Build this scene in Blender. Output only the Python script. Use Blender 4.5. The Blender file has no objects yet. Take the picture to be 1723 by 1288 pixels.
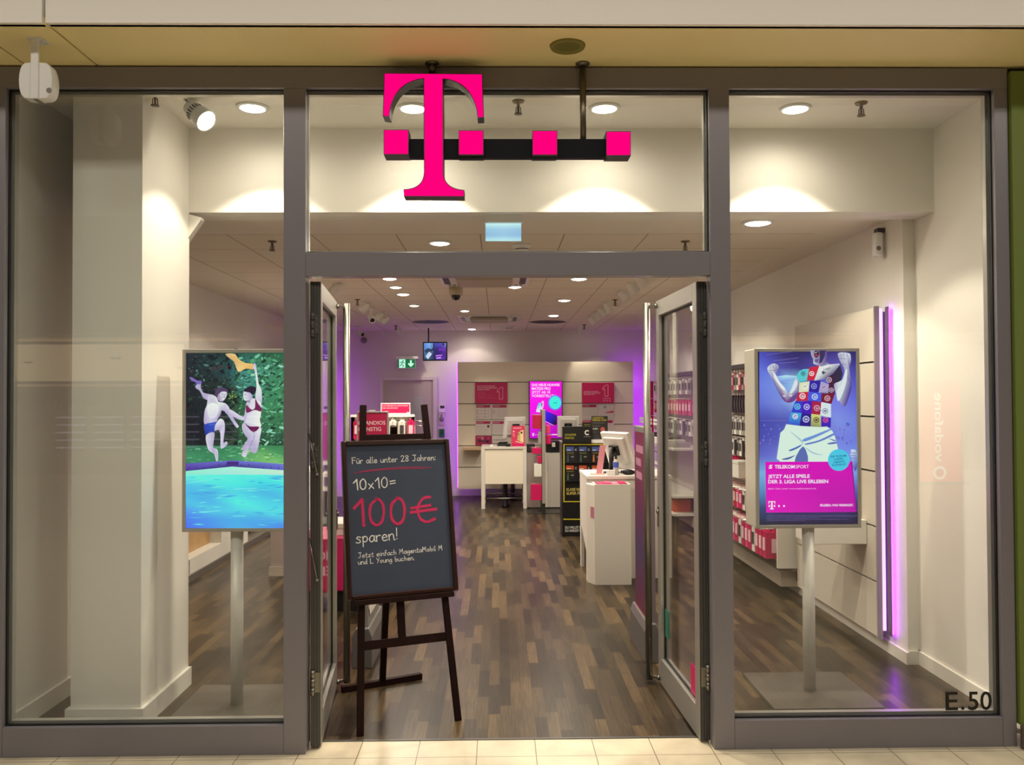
import bpy, bmesh, math, random
from mathutils import Vector, Matrix
random.seed(7)
SC = bpy.context.scene
COL = SC.collection
# ------------------------------------------------------------------ camera
F = 1423.0; CX, CY = 861.5, 644.0
CAMP = Vector((0.0, 0.0, 1.70))
YAW, PIT, ROL = math.radians(0.926), math.radians(1.006), math.radians(0.26)
fwd = Vector((math.sin(YAW)*math.cos(PIT), math.cos(YAW)*math.cos(PIT), math.sin(PIT)))
rt0 = Vector((math.cos(YAW), -math.sin(YAW), 0)); up0 = rt0.cross(fwd)
rgt = rt0*math.cos(ROL) - up0*math.sin(ROL); upv = up0*math.cos(ROL) + rt0*math.sin(ROL)
cam = bpy.data.objects.new('camera', bpy.data.cameras.new('camera')); COL.objects.link(cam)
M = Matrix((rgt, upv, -fwd)).transposed().to_4x4(); M.translation = CAMP; cam.matrix_world = M
cam.data.sensor_fit = 'HORIZONTAL'; cam.data.sensor_width = 36.0; cam.data.lens = F/1723*36.0
cam.data.clip_start = 0.05; cam.data.clip_end = 200
SC.camera = cam
# ------------------------------------------------------------------ world, exposure, mall light
vs = SC.view_settings; vs.view_transform = 'Standard'; vs.look = 'None'; vs.gamma = 1.0; vs.use_curve_mapping = False
vs.exposure = 0.0
W = bpy.data.worlds.new('mall_air'); SC.world = W; W.use_nodes = True
W.node_tree.nodes['Background'].inputs[0].default_value = (1.0, 0.93, 0.84, 1); W.node_tree.nodes['Background'].inputs[1].default_value = 0.11
WARM = (1.0, 0.89, 0.72); WARM2 = (1.0, 0.80, 0.60)
P_BAY, P_IN, P_TRACK, P_MALL = 100.0, 158.0, 26.0, 74.0

def ray(px, py):
    return fwd + rgt*((px-CX)/F) - upv*((py-CY)/F)
def PY(px, py, y):
    d = ray(px, py); return CAMP + d*((y-CAMP.y)/d.y)
def PX(px, py, x):
    d = ray(px, py); return CAMP + d*((x-CAMP.x)/d.x)
def PZ(px, py, z=0.0):
    d = ray(px, py); return CAMP + d*((z-CAMP.z)/d.z)
def PP(px, py, o, n):
    d = ray(px, py); return CAMP + d*((o-CAMP).dot(n)/d.dot(n))

# ------------------------------------------------------------------ materials
def lin(c):
    f = lambda v: (v/255)/12.92 if v/255 <= .04045 else ((v/255+.055)/1.055)**2.4
    return (f(c[0]), f(c[1]), f(c[2]), 1.0)
_m = {}
def mat(name, c=(200,200,200), rough=.55, metal=0.0, emit=0.0, bump=0.0, scale=40.0, var=0.0, spec=.5, ecol=None):
    if name in _m: return _m[name]
    m = bpy.data.materials.new(name); m.use_nodes = True; nt = m.node_tree; b = nt.nodes['Principled BSDF']
    b.inputs['Base Color'].default_value = lin(c); b.inputs['Roughness'].default_value = rough
    b.inputs['Metallic'].default_value = metal; b.inputs['Specular IOR Level'].default_value = spec
    if emit: b.inputs['Emission Color'].default_value = lin(ecol or c); b.inputs['Emission Strength'].default_value = emit
    if var or bump:
        tc = nt.nodes.new('ShaderNodeTexCoord'); n = nt.nodes.new('ShaderNodeTexNoise')
        n.inputs['Scale'].default_value = scale; n.inputs['Detail'].default_value = 4
        nt.links.new(tc.outputs['Object'], n.inputs['Vector'])
        if var:
            mx = nt.nodes.new('ShaderNodeMix'); mx.data_type = 'RGBA'
            mx.inputs[6].default_value = lin([max(0, v*(1-var)) for v in c]); mx.inputs[7].default_value = lin([min(255, v*(1+var)) for v in c])
            nt.links.new(n.outputs['Fac'], mx.inputs[0]); nt.links.new(mx.outputs[2], b.inputs['Base Color'])
        if bump:
            bp = nt.nodes.new('ShaderNodeBump'); bp.inputs['Strength'].default_value = bump; bp.inputs['Distance'].default_value = .002
            nt.links.new(n.outputs['Fac'], bp.inputs['Height']); nt.links.new(bp.outputs[0], b.inputs['Normal'])
    _m[name] = m; return m
def glow(name, c, s=1.0):
    if name in _m: return _m[name]
    m = bpy.data.materials.new(name); m.use_nodes = True; nt = m.node_tree; nt.nodes.clear()
    e = nt.nodes.new('ShaderNodeEmission'); o = nt.nodes.new('ShaderNodeOutputMaterial')
    e.inputs[0].default_value = lin(c); e.inputs[1].default_value = s; nt.links.new(e.outputs[0], o.inputs[0])
    _m[name] = m; return m
def picture_mat(name, emit):
    m = bpy.data.materials.new(name); m.use_nodes = True; nt = m.node_tree; b = nt.nodes['Principled BSDF']
    a = nt.nodes.new('ShaderNodeAttribute'); a.attribute_name = 'Col'
    if emit:
        b.inputs['Base Color'].default_value = (.01,.01,.012,1); b.inputs['Roughness'].default_value = .25
        nt.links.new(a.outputs['Color'], b.inputs['Emission Color']); b.inputs['Emission Strength'].default_value = emit
    else:
        nt.links.new(a.outputs['Color'], b.inputs['Base Color']); b.inputs['Roughness'].default_value = .45
    return m
PIC_E = picture_mat('screen_light', 1.0); PIC_P = picture_mat('print_ink', 0)
def glass_mat(name, tint=(.97,.985,.98), ior=1.5):
    m = bpy.data.materials.new(name); m.use_nodes = True; nt = m.node_tree; nt.nodes.clear()
    t = nt.nodes.new('ShaderNodeBsdfTransparent'); g = nt.nodes.new('ShaderNodeBsdfGlossy'); f = nt.nodes.new('ShaderNodeFresnel')
    mx = nt.nodes.new('ShaderNodeMixShader'); o = nt.nodes.new('ShaderNodeOutputMaterial')
    t.inputs[0].default_value = (*tint, 1); g.inputs['Roughness'].default_value = 0.0; g.inputs[0].default_value = (1,1,1,1)
    g_ = nt.nodes.new('ShaderNodeNewGeometry'); mi = nt.nodes.new('ShaderNodeMix'); mi.data_type = 'FLOAT'
    mi.inputs[2].default_value = ior; mi.inputs[3].default_value = 1/ior          # same reflectance from both sides of the thin pane
    nt.links.new(g_.outputs['Backfacing'], mi.inputs[0]); nt.links.new(mi.outputs[0], f.inputs['IOR'])
    nt.links.new(f.outputs[0], mx.inputs[0]); nt.links.new(t.outputs[0], mx.inputs[1]); nt.links.new(g.outputs[0], mx.inputs[2])
    nt.links.new(mx.outputs[0], o.inputs[0]); return m
GLASS = glass_mat('shop_glass')

def math_node(nt, op, a, b=None):
    n = nt.nodes.new('ShaderNodeMath'); n.operation = op
    for i, v in enumerate((a, b)):
        if v is None: continue
        if isinstance(v, (int, float)): n.inputs[i].default_value = v
        else: nt.links.new(v, n.inputs[i])
    return n.outputs[0]
def wood_floor():
    m = bpy.data.materials.new('wood_strip_floor'); m.use_nodes = True; nt = m.node_tree; b = nt.nodes['Principled BSDF']
    tc = nt.nodes.new('ShaderNodeTexCoord'); s = nt.nodes.new('ShaderNodeSeparateXYZ'); nt.links.new(tc.outputs['Object'], s.inputs[0])
    cx = math_node(nt, 'FLOOR', math_node(nt, 'DIVIDE', s.outputs[0], .062))
    w1 = nt.nodes.new('ShaderNodeTexWhiteNoise'); w1.noise_dimensions = '1D'; nt.links.new(cx, w1.inputs['W'])
    ry = math_node(nt, 'FLOOR', math_node(nt, 'DIVIDE', math_node(nt, 'ADD', s.outputs[1], math_node(nt, 'MULTIPLY', w1.outputs['Value'], 3.0)), .46))
    cmb = nt.nodes.new('ShaderNodeCombineXYZ'); nt.links.new(cx, cmb.inputs[0]); nt.links.new(ry, cmb.inputs[1])
    w2 = nt.nodes.new('ShaderNodeTexWhiteNoise'); w2.noise_dimensions = '2D'; nt.links.new(cmb.outputs[0], w2.inputs['Vector'])
    r = nt.nodes.new('ShaderNodeValToRGB'); nt.links.new(w2.outputs['Value'], r.inputs[0])
    cols = [(0,(41,34,25)),(.3,(53,44,33)),(.55,(66,55,40)),(.8,(80,66,48)),(1,(98,81,57))]
    e = r.color_ramp.elements; e[0].position = 0; e[0].color = lin(cols[0][1]); e[1].position = 1; e[1].color = lin(cols[-1][1])
    for p, c in cols[1:-1]: k = e.new(p); k.color = lin(c)
    mp = nt.nodes.new('ShaderNodeMapping'); mp.inputs['Scale'].default_value = (120, 5, 1); nt.links.new(tc.outputs['Object'], mp.inputs[0])
    va = nt.nodes.new('ShaderNodeVectorMath'); va.operation = 'ADD'; nt.links.new(mp.outputs[0], va.inputs[0]); nt.links.new(w2.outputs['Color'], va.inputs[1])
    n = nt.nodes.new('ShaderNodeTexNoise'); n.inputs['Scale'].default_value = 1; n.inputs['Detail'].default_value = 5; nt.links.new(va.outputs[0], n.inputs['Vector'])
    mx = nt.nodes.new('ShaderNodeMix'); mx.data_type = 'RGBA'; mx.blend_type = 'MULTIPLY'; mx.inputs[0].default_value = .7
    r2 = nt.nodes.new('ShaderNodeValToRGB'); r2.color_ramp.elements[0].position = .3; r2.color_ramp.elements[0].color = (.35,.32,.3,1); r2.color_ramp.elements[1].position = .65; r2.color_ramp.elements[1].color = (1.15,1.1,1.02,1)
    nt.links.new(n.outputs['Fac'], r2.inputs[0]); nt.links.new(r.outputs[0], mx.inputs[6]); nt.links.new(r2.outputs[0], mx.inputs[7])
    fx = math_node(nt, 'FRACT', math_node(nt, 'DIVIDE', s.outputs[0], .062)); ln = math_node(nt, 'LESS_THAN', fx, .025)
    mx2 = nt.nodes.new('ShaderNodeMix'); mx2.data_type = 'RGBA'; mx2.inputs[7].default_value = lin((38,31,25)); nt.links.new(ln, mx2.inputs[0]); nt.links.new(mx.outputs[2], mx2.inputs[6])
    nt.links.new(mx2.outputs[2], b.inputs['Base Color']); b.inputs['Roughness'].default_value = .3; b.inputs['Specular IOR Level'].default_value = .17
    return m
def tile_mat(name, tx, ty, x0, y0, w, c, g, rough, var=.1, scale=3.0):
    m = bpy.data.materials.new(name); m.use_nodes = True; nt = m.node_tree; b = nt.nodes['Principled BSDF']
    tc = nt.nodes.new('ShaderNodeTexCoord'); s = nt.nodes.new('ShaderNodeSeparateXYZ'); nt.links.new(tc.outputs['Object'], s.inputs[0])
    fx = math_node(nt, 'FRACT', math_node(nt, 'DIVIDE', math_node(nt, 'SUBTRACT', s.outputs[0], x0-50*tx), tx))
    fy = math_node(nt, 'FRACT', math_node(nt, 'DIVIDE', math_node(nt, 'SUBTRACT', s.outputs[1], y0-50*ty), ty))
    a = math_node(nt, 'MAXIMUM', math_node(nt, 'LESS_THAN', fx, w/tx), math_node(nt, 'LESS_THAN', fy, w/ty))
    n = nt.nodes.new('ShaderNodeTexNoise'); n.inputs['Scale'].default_value = scale; n.inputs['Detail'].default_value = 6; nt.links.new(tc.outputs['Object'], n.inputs['Vector'])
    mx = nt.nodes.new('ShaderNodeMix'); mx.data_type = 'RGBA'; mx.inputs[6].default_value = lin([v*(1-var) for v in c]); mx.inputs[7].default_value = lin([min(255, v*(1+var)) for v in c]); nt.links.new(n.outputs['Fac'], mx.inputs[0])
    m2 = nt.nodes.new('ShaderNodeMix'); m2.data_type = 'RGBA'; m2.inputs[7].default_value = lin(g); nt.links.new(a, m2.inputs[0]); nt.links.new(mx.outputs[2], m2.inputs[6])
    nt.links.new(m2.outputs[2], b.inputs['Base Color']); b.inputs['Roughness'].default_value = rough
    return m
M_WALL = mat('white_wall_paint', (226,221,211), .6, bump=.15, scale=300)
M_BACKW = mat('back_wall_paint', (214,208,200), .6)
M_FRAME = mat('grey_aluminium', (130,126,132), .36, .25)
M_ALU = mat('bright_aluminium', (176,173,166), .32, .6)
M_DALU = mat('dark_aluminium', (84,83,82), .4, .4)
M_RUB = mat('black_gasket', (12,12,12), .5)
M_STEEL = mat('brushed_steel', (138,135,126), .38, 1.0)
M_WLAQ = mat('white_lacquer', (218,213,203), .38)
M_GREY = mat('grey_plastic', (120,117,112), .5)
M_DGREY = mat('dark_grey_plastic', (52,50,49), .5)
M_BLACK = mat('black_plastic', (14,14,15), .4)
M_WPL = mat('white_plastic', (225,224,220), .4)
M_SKIRT = mat('white_skirting', (222,217,206), .4)
M_MAG = mat('magenta_print', (205,10,95), .4)
M_DBROWN = mat('dark_brown_wood', (30,13,10), .65, spec=.12, var=.25, scale=30)

# ------------------------------------------------------------------ mesh helpers (all vertices in world metres)
BM = bmesh.new
def box(bm, x0, x1, y0, y1, z0, z1, mi=0):
    v = [bm.verts.new((x, y, z)) for z in (z0, z1) for y in (y0, y1) for x in (x0, x1)]
    for f in ((0,2,3,1),(4,5,7,6),(0,1,5,4),(2,6,7,3),(0,4,6,2),(1,3,7,5)):
        bm.faces.new([v[i] for i in f]).material_index = mi
    return bm
def hexa(bm, pts, mi=0):                     # 4 bottom + 4 top points
    v = [bm.verts.new(p) for p in pts]
    for f in ((3,2,1,0),(4,5,6,7),(0,1,5,4),(1,2,6,5),(2,3,7,6),(3,0,4,7)): bm.faces.new([v[i] for i in f]).material_index = mi
    return bm
def beam(bm, p, q, w, d, ref=(0,0,1), w2=None):   # bar from p to q; w along ref x axis, d along the other
    p, q = Vector(p), Vector(q); a = (q-p).normalized(); r = Vector(ref); s = a.cross(r).normalized(); t = s.cross(a).normalized()
    w2 = w if w2 is None else w2
    pts = []
    for c, ww in ((p, w), (q, w2)):
        pts += [c - s*ww/2 - t*d/2, c + s*ww/2 - t*d/2, c + s*ww/2 + t*d/2, c - s*ww/2 + t*d/2]
    return hexa(bm, pts)
def cyl(bm, p, q, r0, r1=None, n=24, mi=0, caps=True, smooth=True):
    r1 = r0 if r1 is None else r1; p, q = Vector(p), Vector(q); a = (q-p).normalized()
    s = a.cross(Vector((0,0,1)) if abs(a.z) < .9 else Vector((1,0,0))).normalized(); t = a.cross(s)
    A, B = [], []
    for i in range(n):
        an = 2*math.pi*i/n; d = s*math.cos(an) + t*math.sin(an)
        A.append(bm.verts.new(p + d*r0)); B.append(bm.verts.new(q + d*r1))
    for i in range(n):
        j = (i+1) % n; f = bm.faces.new((A[i], A[j], B[j], B[i])); f.smooth = smooth; f.material_index = mi
    if caps:
        bm.faces.new(A[::-1]).material_index = mi; bm.faces.new(B).material_index = mi
    return bm
def lathe(bm, c, prof, n=32, mi=0, axis=None):   # prof: [(r, h)], around axis through c
    c = Vector(c); a = Vector(axis or (0,0,1)).normalized(); s = a.orthogonal().normalized(); t = a.cross(s)
    rings = []
    for r, h in prof:
        if r < 1e-6: rings.append([bm.verts.new(c + a*h)]); continue
        rings.append([bm.verts.new(c + a*h + (s*math.cos(2*math.pi*i/n) + t*math.sin(2*math.pi*i/n))*r) for i in range(n)])
    for A, B in zip(rings, rings[1:]):
        for i in range(n):
            j = (i+1) % n
            q = [A[i % len(A)], A[j % len(A)], B[j % len(B)], B[i % len(B)]]
            q = list(dict.fromkeys(q))
            if len(q) > 2:
                f = bm.faces.new(q); f.smooth = True; f.material_index = mi
    return bm
def tube(bm, pts, r, n=8):
    for a, b in zip(pts, pts[1:]): cyl(bm, a, b, r, n=n)
    return bm
def prism(bm, pts, off, mi=0):                # planar outline pushed along off
    off = Vector(off); A = [bm.verts.new(p) for p in pts]; B = [bm.verts.new(Vector(p)+off) for p in pts]; n = len(pts)
    fa = bm.faces.new(A); fb = bm.faces.new(B[::-1]); fa.material_index = fb.material_index = mi
    for i in range(n):
        j = (i+1) % n; bm.faces.new((A[j], A[i], B[i], B[j])).material_index = mi
    return fa
def tri_clean(bm):
    bmesh.ops.recalc_face_normals(bm, faces=bm.faces[:])
def base_of(o):
    b = Vector(o.location)
    while o.parent: o = o.parent; b = b + Vector(o.location)
    return b
def obj(name, bm, m, parent=None, bevel=0.0, loc=None, recalc=True):
    if recalc: tri_clean(bm)
    me = bpy.data.meshes.new(name)
    o = bpy.data.objects.new(name, me)
    if parent is not None:
        b = base_of(parent); o.parent = parent
    else:
        b = Vector(loc) if loc is not None else Vector((0,0,0)); o.location = b
    if b.length > 0: bmesh.ops.translate(bm, verts=bm.verts[:], vec=-b)
    bm.to_mesh(me); bm.free()
    for k in (m if isinstance(m, (list, tuple)) else [m]): me.materials.append(k)
    COL.objects.link(o)
    if bevel:
        md = o.modifiers.new('bevel', 'BEVEL'); md.width = bevel; md.segments = 2; md.limit_method = 'ANGLE'; md.angle_limit = .9
    return o
def thing(name, label, cat, loc=(0,0,0), group=None):
    o = bpy.data.objects.new(name, None); o.location = loc; o.empty_display_size = .1; COL.objects.link(o)
    o['label'] = label; o['category'] = cat
    if group: o['group'] = group
    return o
def tag(o, label, cat, group=None):
    o['label'] = label; o['category'] = cat
    if group: o['group'] = group
    return o
def struct(name, bm, m, label=None, bevel=0.0, parent=None):
    o = obj(name, bm, m, parent, bevel)
    if parent is None:
        o['kind'] = 'structure'
        if label: o['label'] = label
    elif label: o['label'] = label
    return o
def B(*a): return box(BM(), *a)
def dup(root, loc, label=None, group=None):
    r = root.copy(); COL.objects.link(r); r.location = loc
    if label: r['label'] = label
    if group: r['group'] = group
    for ch in list(root.children):
        c = ch.copy(); COL.objects.link(c); c.parent = r
        for g in list(ch.children):
            d = g.copy(); COL.objects.link(d); d.parent = c
    return r
def lamp(name, kind, loc, energy, color, parent=None, aim=None, size=.05, angle=90, blend=.15, sx=1, sy=1):
    d = bpy.data.lights.new(name, kind); d.energy = energy; d.color = color
    if kind == 'SPOT': d.spot_size = math.radians(angle); d.spot_blend = blend; d.shadow_soft_size = size
    elif kind == 'AREA': d.shape = 'RECTANGLE'; d.size = sx; d.size_y = sy
    else: d.shadow_soft_size = size
    o = bpy.data.objects.new(name, d); COL.objects.link(o)
    loc = Vector(loc)
    if aim is not None: o.rotation_euler = (Vector(aim)-loc).to_track_quat('-Z', 'Y').to_euler()
    if parent is not None: o.parent = parent; o.location = loc - base_of(parent)
    else: o.location = loc
    return o
# ------------------------------------------------------------------ text and flat pictures
_tx = {}
def text_geo(s, bold=0.0):
    k = (s, bold)
    if k in _tx: return _tx[k]
    c = bpy.data.curves.new('t', 'FONT'); c.body = s; c.offset = bold; c.resolution_u = 3; c.size = 1
    o = bpy.data.objects.new('t', c); COL.objects.link(o); bpy.context.view_layer.update()
    dg = bpy.context.evaluated_depsgraph_get(); me = bpy.data.meshes.new_from_object(o.evaluated_get(dg))
    vs_ = [(v.co.x, v.co.y) for v in me.vertices]; fs = [tuple(p.vertices) for p in me.polygons]
    bpy.data.objects.remove(o); bpy.data.curves.remove(c); bpy.data.meshes.remove(me)
    _tx[k] = (vs_, fs); return _tx[k]
class Pic:
    """coloured flat artwork; mapfn(u, v) gives the world point on its plane, n is the unit vector towards the viewer"""
    def __init__(s, mapfn, n=(0,-1,0), step=.00008):
        s.f = mapfn; s.n = Vector(n); s.k = 0; s.step = step; s.bm = bmesh.new(); s.c = s.bm.loops.layers.float_color.new('Col')
    def pt(s, u, v): return s.f(u, v) + s.n*(s.k*s.step)
    def poly(s, pts, col, up=True):
        if up: s.k += 1
        vs_ = [s.bm.verts.new(s.pt(*p)) for p in pts]
        f = s.bm.faces.new(vs_)
        for i, l in enumerate(f.loops): l[s.c] = lin(col[i] if isinstance(col[0], (tuple, list)) else col)
        return f
    def spoly(s, pts, col, m=3):                # outline rounded with a closed spline
        n = len(pts); P_, C_ = [], []
        for i in range(n):
            q = [pts[(i+k) % n] for k in (-1,0,1,2)]
            for j in range(m):
                t = j/m; P_.append(tuple(q[1][a] + .5*t*(q[2][a]-q[0][a] + t*(2*q[0][a]-5*q[1][a]+4*q[2][a]-q[3][a] + t*(3*(q[1][a]-q[2][a])+q[3][a]-q[0][a]))) for a in (0,1)))
                if isinstance(col[0], (tuple, list)): C_.append(tuple(col[i][a]*(1-t)+col[(i+1) % n][a]*t for a in range(3)))
        return s.poly(P_, C_ or col)
    def rect(s, u0, v0, u1, v1, col, up=True): return s.poly([(u0,v0),(u1,v0),(u1,v1),(u0,v1)], col, up)
    def ell(s, u, v, ru, rv, col, n=20, up=True): return s.poly([(u+ru*math.cos(2*math.pi*i/n), v+rv*math.sin(2*math.pi*i/n)) for i in range(n)], col, up)
    def ring(s, u, v, r, w, col, n=20, rv=None):
        s.k += 1; q = (rv or r)/r
        for i in range(n):
            a, b = 2*math.pi*i/n, 2*math.pi*(i+1)/n
            s.poly([(u+x*math.cos(t), v+x*q*math.sin(t)) for x, t in ((r,a),(r,b),(r-w,b),(r-w,a))], col, False)
    def grid(s, u0, v0, u1, v1, cols):          # bilinear colour grid
        s.k += 1; R = len(cols); C_ = len(cols[0]); V = [[s.bm.verts.new(s.pt(u0+(u1-u0)*j/(C_-1), v0+(v1-v0)*i/(R-1))) for j in range(C_)] for i in range(R)]
        for i in range(R-1):
            for j in range(C_-1):
                f = s.bm.faces.new((V[i][j], V[i][j+1], V[i+1][j+1], V[i+1][j]))
                for l, (a, b) in zip(f.loops, ((i,j),(i,j+1),(i+1,j+1),(i+1,j))): l[s.c] = lin(cols[a][b])
    def line(s, pts, w, col, up=True):
        if up: s.k += 1
        for (a, b), (c, d) in zip(pts, pts[1:]):
            L = math.hypot(c-a, d-b) or 1; nx, ny = -(d-b)/L*w/2, (c-a)/L*w/2
            s.poly([(a+nx,b+ny),(c+nx,d+ny),(c-nx,d-ny),(a-nx,b-ny)], col, False)
    def text(s, t, u0, v0, u1, v1, col, bold=0.0, h=None):
        """text fitted: left-baseline (u0,v0) to right-baseline (u1,v1), cap height h"""
        vs_, fs = text_geo(t, bold)
        if not vs_: return
        s.k += 1
        x0 = min(v[0] for v in vs_); x1 = max(v[0] for v in vs_)
        L = math.hypot(u1-u0, v1-v0); ex = ((u1-u0)/L, (v1-v0)/L); ey = (ex[1], -ex[0])
        sx = L/(x1-x0); sy = h/.73 if h else sx
        V = [s.bm.verts.new(s.pt(u0+ex[0]*(x-x0)*sx+ey[0]*y*sy, v0+ex[1]*(x-x0)*sx+ey[1]*y*sy)) for x, y in vs_]
        for f in fs:
            try: ff = s.bm.faces.new([V[i] for i in f])
            except ValueError: continue
            for l in ff.loops: l[s.c] = lin(col)
    def done(s, name, parent, m):
        o = obj(name, s.bm, m, parent, recalc=False)
        return o
def plane_y(y): return lambda u, v: PY(u, v, y)
def tlogo(p, u, v, h, col):                    # small T mark with four dots, u,v = top-left, h = height (v grows downwards)
    w = h*.82
    q = lambda a, b: (u+a*w, v+b*h)
    p.poly([q(*t) for t in ((0,0),(1,0),(1,.34),(.93,.34),(.88,.17),(.78,.09),(.62,.06),(.62,.8),(.67,.9),(.8,.94),(.8,1),(.2,1),(.2,.94),(.33,.9),(.38,.8),(.38,.06),(.22,.09),(.12,.17),(.07,.34),(0,.34))], col)
    for k in (0, .78): p.poly([q(*t) for t in ((k,.48),(k+.22,.48),(k+.22,.7),(k,.7))], col)
    for k in (1.45, 2.2): p.poly([q(*t) for t in ((k,.48),(k+.22,.48),(k+.22,.7),(k,.7))], col)
ORD = ['first','second','third','fourth','fifth','sixth','seventh','eighth','ninth','tenth','eleventh','twelfth','thirteenth','fourteenth','fifteenth','sixteenth','seventeenth','eighteenth','nineteenth','twentieth']
# ================================================================== THE SETTING
YF, YB, YG, YT = 4.08, 4.165, 4.125, 4.237     # facade face, facade back, glass, floor change
XL, XR, ZH, ZC = -2.48, 2.66, 3.33, 2.863     # bay side walls, bay ceiling, shop ceiling
XLI, XRI, YW = -3.1, 2.585, 14.7              # shop side walls, back wall
fx = lambda px: PY(px, 669, YF).x
fz = lambda py: PY(861, py, YF).z
bm = BM(); box(bm, -3.3, 3.0, YT, 15.0, -.1, 0); struct('floor', bm, wood_floor(), 'dark brown wood strip floor of the shop')
bm = BM(); box(bm, -14, 14, -12.2, YT, -.1, 0)
struct('floor_mall', bm, tile_mat('beige_floor_tile', .283, .283, -.1125, 4.03, .004, (208,195,168), (116,102,82), .32, .17, 5), 'beige stone tiles of the mall walkway')
# shop ceiling: plain border and a field of square tiles
bm = BM()
def quad(bm, x0, x1, y0, y1, z, mi):
    f = bm.faces.new([bm.verts.new(p) for p in ((x0,y0,z),(x0,y1,z),(x1,y1,z),(x1,y0,z))]); f.material_index = mi
quad(bm, -2.54, 2.27, 6.0, YW, ZC, 1)
quad(bm, XLI, -2.54, 5.3, YW, ZC, 0); quad(bm, 2.27, XR, 5.3, YW, ZC, 0); quad(bm, -2.54, 2.27, 5.3, 6.0, ZC, 0)
box(bm, XLI-.2, XR+.2, 5.3, YW+.2, ZC+.02, ZC+.1, 0)
struct('ceiling', bm, [mat('ceiling_paint', (228,219,205), .7), tile_mat('ceiling_tile', .6, .6, .472, 6.0, .008, (226,216,198), (140,128,112), .75, .03, 60)], 'tiled ceiling of the shop')
bm = BM(); box(bm, XL-.2, XR+.2, YF+.02, 5.10, ZH, ZH+.1); struct('ceiling_bay', bm, M_WALL, 'higher white ceiling of the window bay')
bm = BM(); box(bm, XL-.7, XR+.1, 5.09, 5.32, 2.82, ZH+.02); struct('wall_bulkhead', bm, M_WALL, 'white bulkhead between window bay and shop')
bm = BM(); box(bm, XL-.15, XL, YF+.02, 5.34, 0, ZH); box(bm, XLI-.1, XL, 5.32, 5.42, 0, ZH); struct('wall_bay_left', bm, M_WALL, 'white side wall of the left window bay')
bm = BM(); box(bm, XR, XR+.15, YF+.02, 5.34, 0, ZH); box(bm, XRI, XR+.15, 5.34, 5.5, 0, 2.87); struct('wall_bay_right', bm, M_WALL, 'white side wall of the right window bay')
struct('wall_left', B(XLI-.12, XLI, 5.4, YW+.1, 0, ZC+.02), M_WALL)
struct('wall_right', B(XRI, XRI+.12, 5.5, YW+.1, 0, ZC+.02), M_WALL)
struct('wall_back', B(XLI, XRI, YW, YW+.12, 0, ZC+.02), M_BACKW)
bm = BM(); box(bm, XR-.015, XR, YB, 5.34, 0, .085); box(bm, XRI, XR, 5.325, 5.34, 0, .085); struct('baseboard_bay_right', bm, M_SKIRT)
struct('baseboard_right', B(XRI-.015, XRI, 5.325, YW, 0, .075), M_SKIRT)
struct('baseboard_bay_left', B(XL, XL+.015, YB, 5.32, 0, .10), M_SKIRT)
struct('baseboard_back', B(XLI, XRI, YW-.015, YW, 0, .10), M_SKIRT)
# column in the left window bay, with its skirting and haunch
bm = BM(); box(bm, -2.215, -1.855, 4.43, 5.10, 0, ZH); struct('wall_column', bm, M_WALL, 'white square column behind the left window')
bm = BM(); box(bm, -2.235, -1.835, 4.41, 4.43, 0, .105); box(bm, -1.855, -1.835, 4.43, 5.10, 0, .105); box(bm, -2.235, -2.215, 4.43, 5.10, 0, .105)
struct('baseboard_column', bm, M_SKIRT)
bm = BM(); prism(bm, [PY(296,355,5.08),PY(338,366,5.08),PY(338,370,5.08),PY(307,414,5.08),PY(296,414,5.08)], (0,.06,0)); struct('trim_haunch', bm, M_WALL)
# mall side: soffit, fascia, neighbour
ZS = 1.70 + 1.612
bm = BM()
for a, b in ((-4.5,-2.275),(-2.265,-1.935),(-1.925,4.5)): box(bm, a, b, 3.64, YF+.03, ZS, ZS+.03)
box(bm, -4.5, 4.5, 3.645, YF+.03, ZS+.012, ZS+.05, 1)
struct('ceiling_soffit', bm, [mat('cream_soffit_panel', (240,222,160), .55), mat('soffit_joint', (70,66,40), .7)], 'cream panelled soffit above the shopfront')
bm = BM(); box(bm, -4.5, -1.945, 3.62, 3.66, ZS, 5.2); box(bm, -1.93, 4.5, 3.62, 3.66, ZS, 5.2); struct('wall_fascia', bm, mat('white_fascia', (244,238,228), .5), 'white fascia panel above the soffit')
struct('wall_neighbour', B(fx(1705), 4.5, YF-.02, YF+.2, .11, ZS-.03), mat('olive_green_wall', (108,124,54), .6), 'olive green wall of the next shop')
struct('baseboard_neighbour', B(fx(1704), 4.5, YF-.04, YF-.02, 0, .11), mat('brown_stone_plinth', (92,82,74), .5))
bm = BM(); box(bm, fx(1697), fx(1705), YF+.02, YF+.2, 0, ZS); box(bm, -2.9, 4.5, YF+.025, YF+.2, fz(116), ZS+.02); struct('trim_gap', bm, mat('dark_joint', (30,28,27), .6), 'dark shadow gap around the shopfront')
struct('wall_mall_left', B(-4.5, fx(-26), YF, YF+.2, 0, ZS), M_FRAME)

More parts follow.
